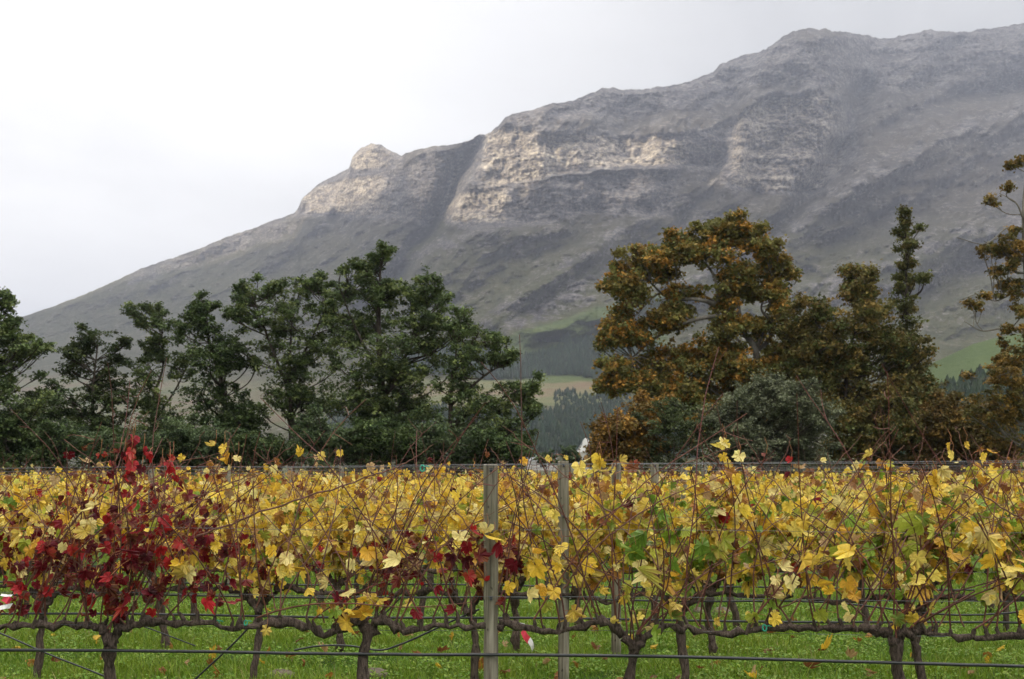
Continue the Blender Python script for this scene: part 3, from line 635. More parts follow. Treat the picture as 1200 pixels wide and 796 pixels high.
# low tree filling the middle distance gap, just behind the last vines
for i, (cx, cy, rx, ry, dd, lab) in enumerate([(668,531,9,8,150,'small round green tree right of the low pale farm roofs'),(640,536,12,5,160,'low dark bush before the pale farm roofs'),(700,536,14,8,140,'dark bush under the white gable')]):
    tree('farm_tree', lab, 'tree', dd, [(cx,543),(cx,cy)], .15, [(cx,cy,rx,ry),(cx-rx*.4,cy+2,rx*.5,ry*.6)], SH, 60+i, 2.2, .35, 'small trees by the farm buildings')

def building(name, label, px0, px1, ytop, d, depth, roof=True, gable=False):
    k = d / F; x0 = (px0 - 600) * k; x1 = (px1 - 600) * k; w = x1 - x0; h = CH + (HZ - ytop) * k
    root = thing(name, ((x0 + x1) / 2, d, 0), label, 'building', 'pale farm buildings in the gap')
    b = MB()
    wh = h * .62 if not gable else h * .6
    b.box((-w/2, 0, 0), (w/2, depth, wh)); b.build('wall', M_WALL, root)
    r = MB(); o = .25
    if gable:                                   # curved white end gable facing the camera
        prof = [(-.5,.0),(-.5,.12),(-.38,.16),(-.36,.42),(-.22,.5),(-.2,.75),(-.1,.95),(0,1.0),(.1,.95),(.2,.75),(.22,.5),(.36,.42),(.38,.16),(.5,.12),(.5,0)]
        f = [(x * w, -.18, wh - .05 + z * (h - wh)) for x, z in prof]; g = [(x, .12, z) for x, _, z in f]; n = len(f)
        b2 = MB(); b2.add(f, [list(range(n))]); b2.add(g, [list(range(n))[::-1]])
        b2.add(f + g, [(i, i + n, (i + 1) % n + n, (i + 1) % n) for i in range(n)]); b2.build('gable', M_WHITE, root)
        r.add([(-w/2, .13, wh), (w/2, .13, wh), (0, .13, h * .93), (-w/2, depth, wh), (w/2, depth, wh), (0, depth, h * .93)], [(0, 2, 5, 3), (1, 4, 5, 2)]); r.add([(-w/2, depth, wh), (w/2, depth, wh), (0, depth, h * .93)], [(0, 1, 2)])
    else:
        r.add([(-w/2-o, -o, wh+.003), (w/2+o, -o, wh+.003), (w/2+o, depth+o, wh+.003), (-w/2-o, depth+o, wh+.003), (-w/2-o, depth/2, h), (w/2+o, depth/2, h)], [(0, 1, 5, 4), (2, 3, 4, 5), (0, 3, 2, 1)]); r.add([(-w/2-o, -o, wh+.003), (-w/2-o, depth+o, wh+.003), (-w/2-o, depth/2, h)], [(0, 1, 2)]); r.add([(w/2+o, -o, wh+.003), (w/2+o, depth+o, wh+.003), (w/2+o, depth/2, h)], [(0, 2, 1)])
    r.build('roof', M_ROOF if not gable else M_DARK, root)
    for q in range(max(1, int(w / 5))):
        xx = -w / 2 + (q + .5) * w / max(1, int(w / 5)); wb = MB(); wb.box((xx - .5, -.03, wh * .35), (xx + .5, .04, wh * .72)); wb.build('window', M_DARK, root)
building('farm_shed', 'long low pale farm shed seen through the gap left of the second post', 618, 652, 534, 300, 9)
building('farm_shed', 'short pale shed partly behind the lopsided tree', 592, 610, 534, 330, 8)
building('farmhouse', 'white gabled house peeking out beside the rust orange tree', 677, 696, 513, 210, 9, True, True)

# ------------------------------------------------------------------ vineyard
KY = .08; RZ = -math.atan(KY)
ROWD = [7.6, 9.5, 11.15, 12.9] + [12.9 + 1.85 * i for i in range(1, 18)]
def rowpt(i, X, z=0): return np.array([X, ROWD[i] - KY * X, z])
# five-lobed leaf outline: (angle from tip in degrees, radius)
HALF = [(0,1.0),(11,.88),(22,.84),(33,.70),(43,.84),(53,.93),(64,.84),(78,.68),(90,.79),(104,.82),(124,.72),(145,.66),(164,.50),(176,.16)]
OUT = HALF + [(360 - a, r_) for a, r_ in HALF[:0:-1]]
OUT = np.array([(math.radians(a), r_) for a, r_ in OUT]); NO = len(OUT)
SIMPLE = np.array([(math.radians(a), r_) for a, r_ in [(0,1),(33,.74),(52,.92),(80,.7),(105,.82),(150,.6),(210,.6),(255,.82),(280,.7),(308,.92),(327,.74)]])
def leaves(b, pos, size, cols, rng, simple=False, hang=.75, mat=0, edge=(.22, .10, .03)):
    """lobed, cupped leaves hanging from points pos"""
    O = SIMPLE if simple else OUT; k = len(O); n = len(pos)
    # local frame: tip direction (mostly down), normal (mostly sideways out of the hedge)
    tip = np.stack([rng.normal(0, .55, n), rng.normal(0, .45, n), -hang - np.abs(rng.normal(0, .5, n))], -1); tip /= np.linalg.norm(tip, axis=1)[:, None]
    nr_ = np.stack([rng.normal(0, .6, n), rng.choice([-1, -1, 1], n) * np.abs(rng.normal(.8, .4, n)), rng.normal(.25, .5, n)], -1)
    nr_ -= (nr_ * tip).sum(1)[:, None] * tip; nr_ /= np.linalg.norm(nr_, axis=1)[:, None] + 1e-9
    sd = np.cross(tip, nr_)
    rr = O[None, :, 1] * (1 + .085 * rng.normal(0, 1, (n, k))) * size[:, None] * .56
    lx = np.sin(O[:, 0])[None] * rr * (1 - .25 * rng.random((n, 1))); ly = np.cos(O[:, 0])[None] * rr
    cup = rng.normal(-.3, .8, (n, 1)) ; fold = rng.normal(.15, .75, (n, 1)); curl = rng.normal(0, .7, (n, 1))
    s_ = size[:, None] * .56
    lz = cup * (lx ** 2 + ly ** 2) / s_ + fold * np.abs(lx) * .6 + curl * (ly ** 2) / s_ * np.sign(ly) + rng.normal(0, .07, (n, k)) * s_
    v = pos[:, None, :] + lx[..., None] * sd[:, None, :] + ly[..., None] * tip[:, None, :] + lz[..., None] * nr_[:, None, :]
    V = np.concatenate([pos[:, None, :], v], 1).reshape(-1, 3)
    i = (np.arange(n) * (k + 1))[:, None]; j = np.arange(k)[None, :]
    f = np.stack([i + 0 * j, i + 1 + j, i + 1 + (j + 1) % k], -1).reshape(-1, 3)
    c = np.repeat(cols[:, None, :], k + 1, 1).astype(float)
    br = (rng.random((n, 1, 1)) < .45) * rng.random((n, k + 1, 1)) ** 1.5; br[:, 0] = 0
    c = c * (1 - br) + np.array(edge)[None, None] * br
    c[:, 0] *= .82
    c *= 1 + .12 * rng.normal(0, 1, (n, k + 1, 1))
    b.add(V, f, mat, np.clip(c, .004, .95).reshape(-1, 3))
YEL = np.array([(.80,.58,.075),(.84,.66,.14),(.78,.52,.05),(.84,.71,.27),(.70,.40,.045)]); GRN = np.array([(.38,.42,.05),(.22,.33,.035),(.50,.50,.07),(.14,.24,.03)])
BRN = np.array([(.30,.13,.035),(.20,.075,.03),(.42,.20,.04),(.50,.34,.16)]); REDC = np.array([(.20,.010,.016),(.11,.007,.013),(.32,.016,.018),(.065,.008,.012)])
def leafcol(rng, X, row, z, n=1):
    """colour of a leaf by where it grows: X metres along the row, z height"""
    px = 600 + X * F / ROWD[row]
    green = .10 + .30 * float(np.clip((px - 620) / 150, 0, 1)) * (1 if row in (1, 2) else .5) - .05 * (z > 1.45)
    if z > 1.5: green *= .4
    brown = .10 + (.20 if z > 1.5 else 0) + (.25 if row > 7 else 0)
    red = .012
    if row == 0 and -20 < px < 285: red = .93 if (z < 1.22 or 80 < px < 235) else .55
    elif row <= 2 and -60 < px < 250: red = .55 if z < 1.2 else .22
    elif row <= 1 and 430 < px < 610 and z < 1.22: red = .55
    elif row <= 1 and 280 < px < 430 and z < 1.1: red = .25
    elif row > 9: red = .04
    u = rng.random()
    if u < red: c = REDC[rng.choice(4, p=[.4,.3,.2,.1])]
    elif u < red + green: c = GRN[rng.integers(4)]
    elif u < red + green + brown: c = BRN[rng.integers(4)]
    else: c = YEL[rng.choice(5, p=[.3,.28,.18,.14,.10])]
    return c * rng.uniform(.85, 1.12)

def make_vine(root, X, row, rng, detail=2, ncane=14, nleaf=14, lsize=.12, half=.8, headz=.60, corz=.73, lean=0, merge=None, tall=1.0, tr=.036, bunch=0, drop=0):
    """detail 2: separate parts, 1: lighter; merge: everything into one builder (far vines)"""
    T = merge or MB(); sides = 10 if detail == 2 else 6
    n = 13 if detail == 2 else 6
    base = np.array([lean, 0, -.05]); head = np.array([0, 0, headz])
    path = catmull([base, base * .7 + head * .3 + rng.normal(0, .025, 3) * [1, 1, 0], base * .3 + head * .7 + rng.normal(0, .03, 3) * [1, 1, 0], head], n)
    if detail == 2: path[1:-1] += rng.normal(0, .004, (n - 2, 3))
    T.tube(path, np.linspace(tr * 1.25, tr * 1.0, n) * (1 + .18 * rng.normal(0, 1, n) * (detail == 2)), sides, 0, (1, 1, 1), .35, rng)
    spurs = []
    for s in (-1, 1):
        m = 26 if detail == 2 else 8
        cp = catmull([head - [0, 0, .03], head + [s * .07, 0, .07], [s * .22, rng.normal(0, .02), corz + rng.normal(0, .02)], [s * half * .6, rng.normal(0, .02), corz - .015 + rng.normal(0, .018)], [s * half, 0, corz + rng.normal(0, .02)]], m)
        rr = np.linspace(tr * .95, tr * .55, m) * (1 + (.28 * rng.normal(0, 1, m) if detail == 2 else 0)); rr = np.clip(rr, tr * .35, tr * 1.3)
        if detail == 2: cp[2:] += rng.normal(0, .009, (m - 2, 3))
        if merge is None and detail == 2:
            A = MB(); A.tube(cp, rr, sides, 0, (1, 1, 1), .4, rng)
        else: A = T; A.tube(cp, rr, sides, 0, (1, 1, 1), .3, rng)
        k = max(3, ncane // 2)
        for q in range(k):
            i = int(np.clip((q + rng.uniform(.2, 1)) / k * m, 2, m - 1)); p = cp[i]; top = p + np.array([rng.normal(0, .02), rng.normal(0, .015), rng.uniform(.03, .075)])
            if detail == 2: A.tube(catmull([p - [0, 0, .01], (p + top) / 2 + rng.normal(0, .006, 3), top], 4), [tr * .5, tr * .42, tr * .38, tr * .22], 7, 0, (1, 1, 1), .5, rng)
            spurs.append(top if detail == 2 else p)
        if merge is None and detail == 2:
            o = A.build('cordon', M_VBARK, root, smooth=True)
    LP = []; LS = []; CS = []
    FB = merge or MB()
    for si, sp in enumerate(spurs):
        ang = rng.normal(.10, .42); ln = rng.uniform(.55, 1.05) * tall
        if rng.random() < (.30 if row == 0 else .1): ln *= 1.35
        drift = rng.normal(0, .35)
        m = 10 if detail == 2 else 4
        pts = [sp]; d = np.array([math.sin(ang), rng.normal(0, .16), math.cos(ang)])
        for q in range(m):
            d = d + np.array([drift * .16, rng.normal(0, .05), -.02]) + rng.normal(0, .055, 3); d /= np.linalg.norm(d); pts.append(pts[-1] + d * ln / m)
        pts = np.array(pts); cc = np.array([.125, .048, .034]) * rng.uniform(.6, 1.3) * np.array([1, rng.uniform(.85, 1.15), 1])
        rad = np.linspace(.0060, .0021, len(pts)) * (1 if row < 3 else 1.15)
        Cn = MB() if (merge is None) else merge
        Cn.tube(pts, rad, 5 if detail == 2 else 3, 0 if merge is None else 2, cc, cap=False)
        if detail == 2:     # short laterals and tendrils
            for q in range(rng.integers(2, 7)):
                i = rng.integers(3, m); e = pts[i] + np.array([rng.normal(0, .10), rng.normal(0, .07), rng.normal(.03, .07)])
                Cn.tube(catmull([pts[i], (pts[i] + e) / 2 + rng.normal(0, .015, 3), e], 4), [.0025, .002, .0016, .0012], 4, 0, cc * 1.1, cap=False)
        if merge is None: Cn.build('cane', M_CANE, root)
        k = rng.poisson(nleaf); lo = .12 if nleaf > 8 else .05
        for q in range(k):
            t = rng.uniform(lo, .97) ** (1.0 if row else 1.15); p = np.array([np.interp(t * (len(pts) - 1), np.arange(len(pts)), pts[:, z]) for z in range(3)])
            off = np.array([rng.normal(0, .05), rng.normal(0, .07), rng.normal(-.01, .03)])
            e = p + off
            if row > 8 and e[2] > 1.42 and rng.random() < .7: continue
            if row < 3 and e[2] < (1.76 if X + e[0] > .2 else 1.68) and rng.random() < (.65 if X + e[0] > .2 else .3) * (1.4 if math.sin(5 * (X + e[0]) + row * 2) > 0 else .4): pass
            elif e[2] > 1.58 and rng.random() < .60 + .5 * (e[2] - 1.58): continue
            if e[2] > 1.86: continue
            if detail == 2 and merge is None: FB.tube([p, (p + e) / 2 + [0, 0, .012], e], [.0016, .0014, .0012], 3, 1, (.4, .16, .07), cap=False)
            LP.append(e); sz = lsize * rng.uniform(.55, 1.25) * (.8 if e[2] > 1.45 else 1.0); LS.append(sz); CS.append(leafcol(rng, X + e[0], row, e[2]))
    if LP:
        leaves(FB, np.array(LP), np.array(LS), np.array(CS), rng, simple=detail < 2, mat=0 if merge is None else 1)
    if merge is None:
        T.build('trunk', M_VBARK, root, smooth=True)
        if LP: FB.build('foliage', [M_VLEAF, M_CANE], root)
        for q in range(bunch):
            B = MB(); c = np.array([rng.uniform(-.6, .6), rng.normal(0, .04), rng.uniform(.72, .86)])
            for w in range(26):
                t = rng.random(); ctr = c + np.array([rng.normal(0, .016 * (1 - t * .6)), rng.normal(0, .016 * (1 - t * .6)), -.11 * t]); r0 = .0065
                th = np.arange(6) * math.pi / 3; v = np.vstack([[ctr + [0, 0, r0]], np.stack([ctr[0] + r0 * np.cos(th), ctr[1] + r0 * np.sin(th), np.full(6, ctr[2])], -1), [ctr - [0, 0, r0]]])
                f = [(0, 1 + a, 1 + (a + 1) % 6) for a in range(6)] + [(7, 1 + (a + 1) % 6, 1 + a) for a in range(6)]; B.add(v, f)
            B.tube([c + [0, 0, .05], c, c - [0, 0, .09]], .0018, 4); B.build('grape_bunch', M_GRAPE, root)

ORD = ['first', 'second', 'third', 'fourth', 'fifth', 'sixth', 'seventh', 'eighth', 'ninth', 'tenth', 'eleventh', 'twelfth']
ROWN = ['front row', 'second row', 'third row', 'fourth row', 'fifth row']
vines_px = {0: [(-190,0),(130,.02),(432,.0),(745,.0),(1050,.12),(1360,0)],
            1: [(-205,0),(52,-.08),(302,-.03),(548,.05),(798,0),(1072,.06),(1310,0)],
            2: [(-205,0),(-12,0),(190,.05),(395,0),(603,.02),(833,.02),(1087,-.1),(1290,0)],
            3: [(-150,0),(30,0),(225,0),(420,0),(492,0),(678,0),(768,0),(862,0),(1010,.05),(1180,0),(1330,0)]}
heads = {0: [.6,.63,.70,.62,.66,.6]}
cnt = 0
for row in range(5):
    rng = np.random.default_rng(100 + row); d = ROWD[row]
    if row in vines_px: spec = vines_px[row]
    else: spec = [(p, rng.normal(0, .04)) for p in np.arange(-100, 1320, 158)]
    names = [p for p, _ in spec if 0 <= p <= 1200]
    for j, (px, lean) in enumerate(spec):
        X = (px - 600) / F * d; X = X / (1 + KY * (px - 600) / F)
        pos = rowpt(row, X); inview = 0 <= px <= 1200
        if row == 0: lab = {130: 'front row vine at the left hung with dark red leaves', 432: 'front row vine just left of the first post, few yellow leaves on bent cordons', 745: 'front row vine with the T shaped trunk just right of the second post', 1050: 'front row vine with the slanting forked trunk at the right'}.get(px, 'front row vine reaching in from beyond the %s edge of the photo' % ('left' if px < 600 else 'right'))
        else:
            if inview: kk = names.index(px); lab = '%s grapevine from the left in the %s of the vineyard, yellow autumn leaves' % (ORD[kk], ROWN[row])
            else: lab = '%s vine reaching in from beyond the %s edge, yellow leaves' % (ROWN[row], 'left' if px < 600 else 'right')
            if row == 1 and px == 52: lab = 'second row vine with red and yellow leaves behind the red front vine'
            if row == 2 and px == 603: lab = 'third row vine with a red and white tape tied round its trunk'
        root = thing('grapevine', pos, lab, 'grapevine', 'grapevines in the rows nearest the camera', RZ)
        half = {0: .84, 1: .83}.get(row, .78)
        if row == 3: half = .5
        if row == 0:
            red = px == 130
            make_vine(root, X, 0, rng, 2, 32, 9.5 if red else (2.5 if px != -190 else 4), .082 if px < 600 else .100, half, heads[0][j], .74, lean, tall=1.33, tr=.032, bunch=0)
        elif row == 1: make_vine(root, X, 1, rng, 2, 21, 35 if px > 650 else 27, .124 if px > 600 else .098, half, .62, .75, lean, tr=.028, tall=1.15, bunch=2 if px in (798, 1072) else (1 if px == 548 else 0))
        elif row == 2: make_vine(root, X, 2, rng, 2, 20, 26, .112, half, .62, .78, lean, tr=.030, tall=1.12)
        else: make_vine(root, X, row, rng, 1, 14 if row == 3 else 18, 25, .115, half, .6, .75, lean, tr=.031, tall=1.08)
        cnt += 1
# vines further back: prototypes copied along the rows
protos = []; protoY = []
rng = np.random.default_rng(77)
for k in range(10):
    b = MB(); dense = k < 5
    make_vine(None, 0 if k % 2 else 1.5, 6 if dense else 12, rng, 1, 14, 18 if dense else 6.0, .11, .8, .6, .75, rng.normal(0, .05), merge=b, tall=1.03 if dense else 1.05, tr=.036)
    (protos if dense else protoY).append(b.mesh('grapevine', [M_VBARK, M_VLEAF, M_CANE]))
used = set()
for row in range(5, len(ROWD)):
    d = ROWD[row]; hw = .43 * d + .8; ph = rng.uniform(0, 1.6); X = -hw - ph * .5
    while X < hw:
        src = protos if (row < 8 or (row < 11 and rng.random() < .5)) else protoY
        o = bpy.data.objects.new('grapevine', src[rng.integers(5)]); COL.objects.link(o)
        o.location = tuple(rowpt(row, X)); o.rotation_euler = (0, 0, RZ + (math.pi if rng.random() < .5 else 0)); s = rng.uniform(.95, 1.04); o.scale = (s, s, s)
        tag(o, 'autumn grapevine in one of the far rows, hardly told apart behind the nearer rows', 'grapevine', 'grapevines in the far rows'); cnt += 1
        X += 1.62 * rng.uniform(.95, 1.08)
print('vines', cnt)

# extra long canes of the front row, placed as in the photograph
rng = np.random.default_rng(9)
def long_cane(pts, r0, r1, lab, leaf=0, off=0.0):
    w = [P(x, y, ROWD[0] - KY * (x - 600) / F * ROWD[0] + off) for x, y in pts]; c = w[0].copy(); w = [q - c for q in w]
    p = catmull(w, 8 * len(w)); p[1:-1] += rng.normal(0, .004, (len(p) - 2, 3)); b = MB(); b.tube(p, np.linspace(r0, r1, len(p)), 6, 0, (.15, .068, .045))
    return b, p, c
LC = [([(60,735),(120,650),(190,600),(285,560),(345,520)], .0055, .002), ([(380,730),(350,650),(300,590),(270,515)], .005, .0018), ([(470,725),(520,640),(600,590),(690,545)], .0055, .002), ([(600,735),(560,670),(505,600),(480,520)], .005, .0018), ([(820,735),(760,650),(700,590),(670,530)], .005, .0018), ([(1060,720),(1000,640),(920,580),(870,510)], .006, .002), ([(1100,735),(1150,650),(1180,590),(1190,520)], .0055, .0018), ([(880,735),(930,640),(1000,560),(1050,500)], .006, .002), ([(960,735),(940,640),(960,570),(1010,510)], .005, .0018), ([(180,735),(210,650),(205,580),(240,505)], .005, .0018), ([(150,735),(90,660),(30,590),(-10,560)], .0055, .002), ([(5,742),(60,640),(150,560),(262,470 + 60)], .006, .002), ([(205,640),(300,602),(430,560),(480,540),(508,521)], .0075, .002), ([(20,700),(80,620),(120,560),(75,515)], .005, .002),
      ([(660,690),(700,640),(770,590),(850,556),(900,538)], .006, .002), ([(930,735),(905,700),(900,690),(960,640),(1010,590),(1070,545),(1085,500)], .0065, .002), ([(300,712),(330,640),(380,590),(395,525)], .005, .0018),
      ([(1020,690),(1075,600),(1100,540),(1115,520)], .005, .0018), ([(1200,610),(1130,570),(1060,545),(1035,490 + 30)], .005, .002), ([(700,735),(640,610),(600,560),(575,525)], .0055, .0018),
      ([(728,612),(690,580),(640,540),(590,500)], .0055, .0018), ([(790,735),(815,680),(870,640),(965,575)], .006, .002), ([(1000,735),(1010,670),(985,600),(970,530)], .005, .0018),
      ([(700,610),(760,575),(800,545),(875,520)], .005, .0018), ([(900,720),(960,690),(1010,650),(1180,590)], .005, .0018), ([(100,720),(160,640),(230,590),(330,545)], .006, .002),
      ([(540,720),(560,640),(515,575),(520,530)], .005, .0018), ([(1130,735),(1110,660),(1140,590),(1195,530)], .005, .0018), ([(840,735),(850,660),(830,600),(790,560)], .005, .0018)]
front = [o for o in COL.objects if o.name.startswith('grapevine') and o.get('label', '').startswith('front row')]
for k, (pts, r0, r1) in enumerate(LC):
    b, p, c = long_cane(pts, r0, r1, '')
    own = min(front, key=lambda o: abs(o.location.x - c[0]))
    o = b.build('cane', M_CANE, own)
    cr, sr = math.cos(-RZ), math.sin(-RZ); dx, dy = c[0] - own.location.x, c[1] - own.location.y
    o.location = (dx * cr - dy * sr, dx * sr + dy * cr, c[2]); o.rotation_euler = (0, 0, -RZ)
# hand placed clusters of leaves seen in front
def spot_leaves(spots, row=0):
    for (px, py, size, kind, n) in spots:
        if py < 570:                                  # the cane that carries a high cluster
            b, p, c = long_cane([((q_ := rng.uniform(-130, 130)) * 0 + px + q_, 715), (px + q_ * .75 + rng.uniform(-10, 10), 655), (px + q_ * .3, 590), (px + 4, py - 12), (px + rng.uniform(-6, 12), py - 26)], .0045, .0016, '', off=-.04)
            own = min(front, key=lambda o: abs(o.location.x - c[0])); o = b.build('cane', M_CANE, own)
            cr, sr = math.cos(-RZ), math.sin(-RZ); dx, dy = c[0] - own.location.x, c[1] - own.location.y
            o.location = (dx * cr - dy * sr, dx * sr + dy * cr, c[2]); o.rotation_euler = (0, 0, -RZ)
        d = ROWD[row] * (1 - KY * (px - 600) / F) - .08; c = P(px, py, d)
        own = min(front, key=lambda o: abs(o.location.x - c[0])); b = MB()
        pos = np.zeros((n, 3)) + rng.normal(0, 1, (n, 3)) * np.array([.085, .04, .07]) * (n > 1) * (.5 if py < 570 else 1)
        pal = {'y': YEL, 'r': REDC * 1.3, 'o': BRN[2:3] * 1.5, 'g': GRN, 'p': YEL[3:4]}[kind]
        leaves(b, pos, size * rng.uniform(.75, 1.15, n), pal[rng.integers(len(pal), size=n)], rng)
        for q in pos: b.tube([q, q + [.01, 0, .05], q + [0, .04, .10]], .0015, 3, 1, (.35, .15, .06), cap=False)
        cr, sr = math.cos(-RZ), math.sin(-RZ); dx, dy = c[0] - own.location.x, c[1] - own.location.y
        o = b.build('foliage', [M_VLEAF, M_CANE], own); o.location = (dx * cr - dy * sr, dx * sr + dy * cr, c[2]); o.rotation_euler = (0, 0, -RZ)
spot_leaves([(312,738,.10,'y',1),(418,712,.13,'y',3),(430,697,.08,'y',1),(265,530,.09,'y',4),(262,540,.07,'y',3),(150,525,.08,'r',6),(128,535,.06,'r',3),(195,540,.07,'r',5),(150,560,.09,'r',6),(140,600,.09,'r',7),(90,640,.1,'r',7),(160,650,.1,'r',9),(210,640,.1,'r',8),
             (60,660,.1,'r',6),(120,680,.1,'r',8),(180,690,.09,'r',8),(230,680,.09,'r',6),(200,600,.09,'r',5),(20,680,.09,'r',5),(630,690,.13,'y',4),(545,650,.1,'r',5),(530,670,.1,'r',5),(470,672,.09,'r',4),(560,625,.13,'y',4),(640,660,.12,'y',3),(695,545,.11,'y',4),(857,525,.09,'y',3),(920,535,.06,'r',3),
             (985,650,.15,'y',3),(995,685,.13,'y',3),(915,685,.12,'p',3),(1180,660,.13,'y',5),(1195,690,.13,'p',3),(1120,525,.07,'y',3),(1140,630,.13,'p',1),(345,650,.12,'y',5),(400,675,.1,'p',3),(440,650,.12,'y',5),(360,690,.11,'y',1),(850,640,.14,'g',4),(740,640,.14,'g',4),(1080,620,.14,'g',4),(780,690,.12,'y',3),(205,655,.13,'y',6),(80,620,.12,'y',6),(20,640,.1,'y',6),(1090,560,.11,'y',5),(960,600,.13,'y',4),(1150,640,.14,'y',4)])

# posts, wires, hoses
def post(px, row, ytop, w=.088, lab=''):
    d = ROWD[row]; X = (px - 600) / F * d / (1 + KY * (px - 600) / F); pos = rowpt(row, X); k = pos[1] / F; h = CH + (HZ - ytop) * k
    root = thing('trellis_post', pos + [0, .05 if row else .0, 0], lab, 'post', 'weathered round wooden trellis posts')
    rg = np.random.default_rng(int(px) + 7); b = MB(); n = 22; z = np.linspace(-.1, h, n); p = np.stack([rg.normal(0, .0012, n).cumsum() * .6, np.zeros(n), z], -1)
    r_ = np.full(n, w / 2) * (1 + .012 * rg.normal(0, 1, n)); p = np.vstack([p, p[-1] + [0, 0, .004]]); r_ = np.append(r_, w / 2 * .9)
    b.tube(p, r_, 20, 0, (1, 1, 1), .03, rg); b.build('shaft', M_POST, root, smooth=False)
    for zc in (h - .42, h - .82, h - .03):
        s = MB(); y = -w / 2 - .004; s.tube([(-.012, y + .004, zc + .012), (-.006, y - .006, zc), (.006, y - .006, zc), (.012, y + .004, zc + .012)], .002, 4); s.box((-.008, y - .002, zc - .012), (.008, y + .006, zc + .012)); s.build('staple', M_DARK, root)
post(575.5, 0, 545, .090, 'weathered grey wooden post in the front row, the nearest of all')
post(660.5, 1, 541, .086, 'weathered wooden post in the second row, right of the nearest post')
post(722.5, 2, 543, .088, 'weathered wooden post in the third row, third counting from the nearest to the right')
post(768, 3, 543, .082, 'weathered wooden post in the fourth row, mostly hidden by yellow leaves')
for row in range(4, 9):
    d = ROWD[row]; base = 1.52 + .53 * (row - 3); rg = np.random.default_rng(row)
    for s in range(-3, 3):
        X = base + 6.5 * s
        if abs(X) < .42 * d: post(600 + X / (d - KY * X) * F, row, 547 + rg.uniform(-1, 3), .075, 'wooden trellis post far back in the vineyard showing only its top above the leaves')
def wire(row, z0, lab, r_=.0012, y=0.0, sag=.006, name='trellis_wire', mat=None, cat='wire', zfun=None, grp='trellis wires along the rows'):
    d = ROWD[row]; hw = .5 * d + 1; n = 60; X = np.linspace(-hw, hw, n); rg = np.random.default_rng(int(row * 100 + z0 * 50))
    z = z0 + sag * np.sin(X * 1.9 + row) + rg.normal(0, sag * .15, n) + (zfun(X) if zfun else 0)
    p = np.stack([X, ROWD[row] - KY * X + y - d, z - 0], -1); b = MB(); b.tube(p, r_, 6 if r_ > .004 else 4)
    return tag(b.build(name, mat or M_WIRE, None, smooth=r_ > .004, loc=(0, d, 0)), lab, cat, grp)
for row in range(0, 4):
    rn = ROWN[row]; tp = CH - .012 + .0
    wire(row, tp, 'topmost thin wire of the %s strung at post top height, camera side' % rn, y=-.05, zfun=lambda X: .007 * X)
    wire(row, tp - [.045, .03, .06, .04][row], 'second thin wire of the %s, a hand below the post tops' % rn, y=.05, sag=.008, r_=.0010, zfun=lambda X: .006 * X)
    wire(row, CH - .41, 'thin wire across the leaves of the %s, next below the top wires' % rn, y=-.052)
    wire(row, CH - .82, 'thin wire just above the gnarled arms of the %s' % rn, y=-.052)
    wire(row, .715, 'thin wire running along the gnarled arms of the %s' % rn, r_=.0014)
for row in range(4, 5):
    wire(row, CH - .05, 'thin top wire of the %s row, seen against the trees' % ORD[row], y=-.05)
wire(0, CH - 223 / F * 7.6, 'thick black drip hose along the front row across the bottom of the photo', .0105, -.055, .004, 'drip_hose', M_HOSE, 'hose', lambda X: -.03 * (X / 3.2) ** 2 * (X > 0) + .01 * (X < 0) * (X / 3) , 'black drip hoses')
wire(1, CH - 181 / F * 9.5, 'black drip hose of the second row behind the front trunks', .0095, -.05, .006, 'drip_hose', M_HOSE, 'hose', None, 'black drip hoses')
wire(2, CH - 158 / F * 11.15, 'black drip hose of the third row, below its woody arms', .009, -.05, .008, 'drip_hose', M_HOSE, 'hose', lambda X: -.11 * np.exp(-((X - 3.9) / .8) ** 2), 'black drip hoses')
wire(3, CH - 143 / F * 12.9, 'black drip hose of the fourth row, farthest one that shows', .009, -.05, .008, 'drip_hose', M_HOSE, 'hose', None, 'black drip hoses')
def hose(pts, d, r_, lab, name='loose_hose', mat=None, cat='hose', grp='loose lengths of black hose'):
    w = np.array([P(x, y, d + (q[0] if (q := e) else 0)) for x, y, *e in pts]); c = w[0].copy(); b = MB(); b.tube(catmull(w - c, 10 * len(w)), r_, 6)
    return tag(b.build(name, mat or M_HOSE, None, True, tuple(c)), lab, cat, grp)
hose([(-20,735),(7,745),(60,768),(121,792),(150,806)], 8.4, .0065, 'loose black hose slanting down to the right at the bottom left corner')
hose([(293,734),(270,758),(229,796),(215,812)], 8.1, .0065, 'loose black hose slanting down to the left below the red vine')
hose([(128,721),(165,733),(200,746),(229,757)], 9.6, .0055, 'loose black hose end hanging behind the trunk of the red vine')
hose([(345,762),(375,757),(410,757),(445,762),(470,755),(500,742),(525,730),(562,714)], 9.7, .008, 'drooping black hose curving up to the nearest post')
hose([(425,740),(450,720),(470,700)], 9.9, .006, 'short bent black hose between the two front trunks left of the nearest post')

# tapes, ties, stones, fallen leaves
def tape(px, py, d, strips, lab):
    root = thing('warning_tape', P(px, py, d), lab, 'tape', 'red and white plastic tapes')
    for k, (pts, col, w) in enumerate(strips):
        c = P(px, py, d); q = catmull([P(x, y, d + dd) - c for x, y, dd in pts], 9); b = MB()
        a = q + [0, 0, w / 2]; a2 = q - [w * .5, .01, w / 2]; V = np.empty((18, 3)); V[0::2] = a; V[1::2] = a2; V2 = V + [0, .0015, 0]
        f = [(2*i, 2*i+1, 2*i+3, 2*i+2) for i in range(8)]; b.add(V, f); b.add(V2, [t[::-1] for t in f])
        b.add(np.vstack([V, V2]), [(2*i, 2*i+2, 2*i+20, 2*i+18) for i in range(8)] + [(2*i+1, 2*i+19, 2*i+21, 2*i+3) for i in range(8)])
        b.build('tape_end' if k else 'tape_knot', {'r': M_RED, 'w': M_WHITE, 'k': M_HOSE}[col], root)
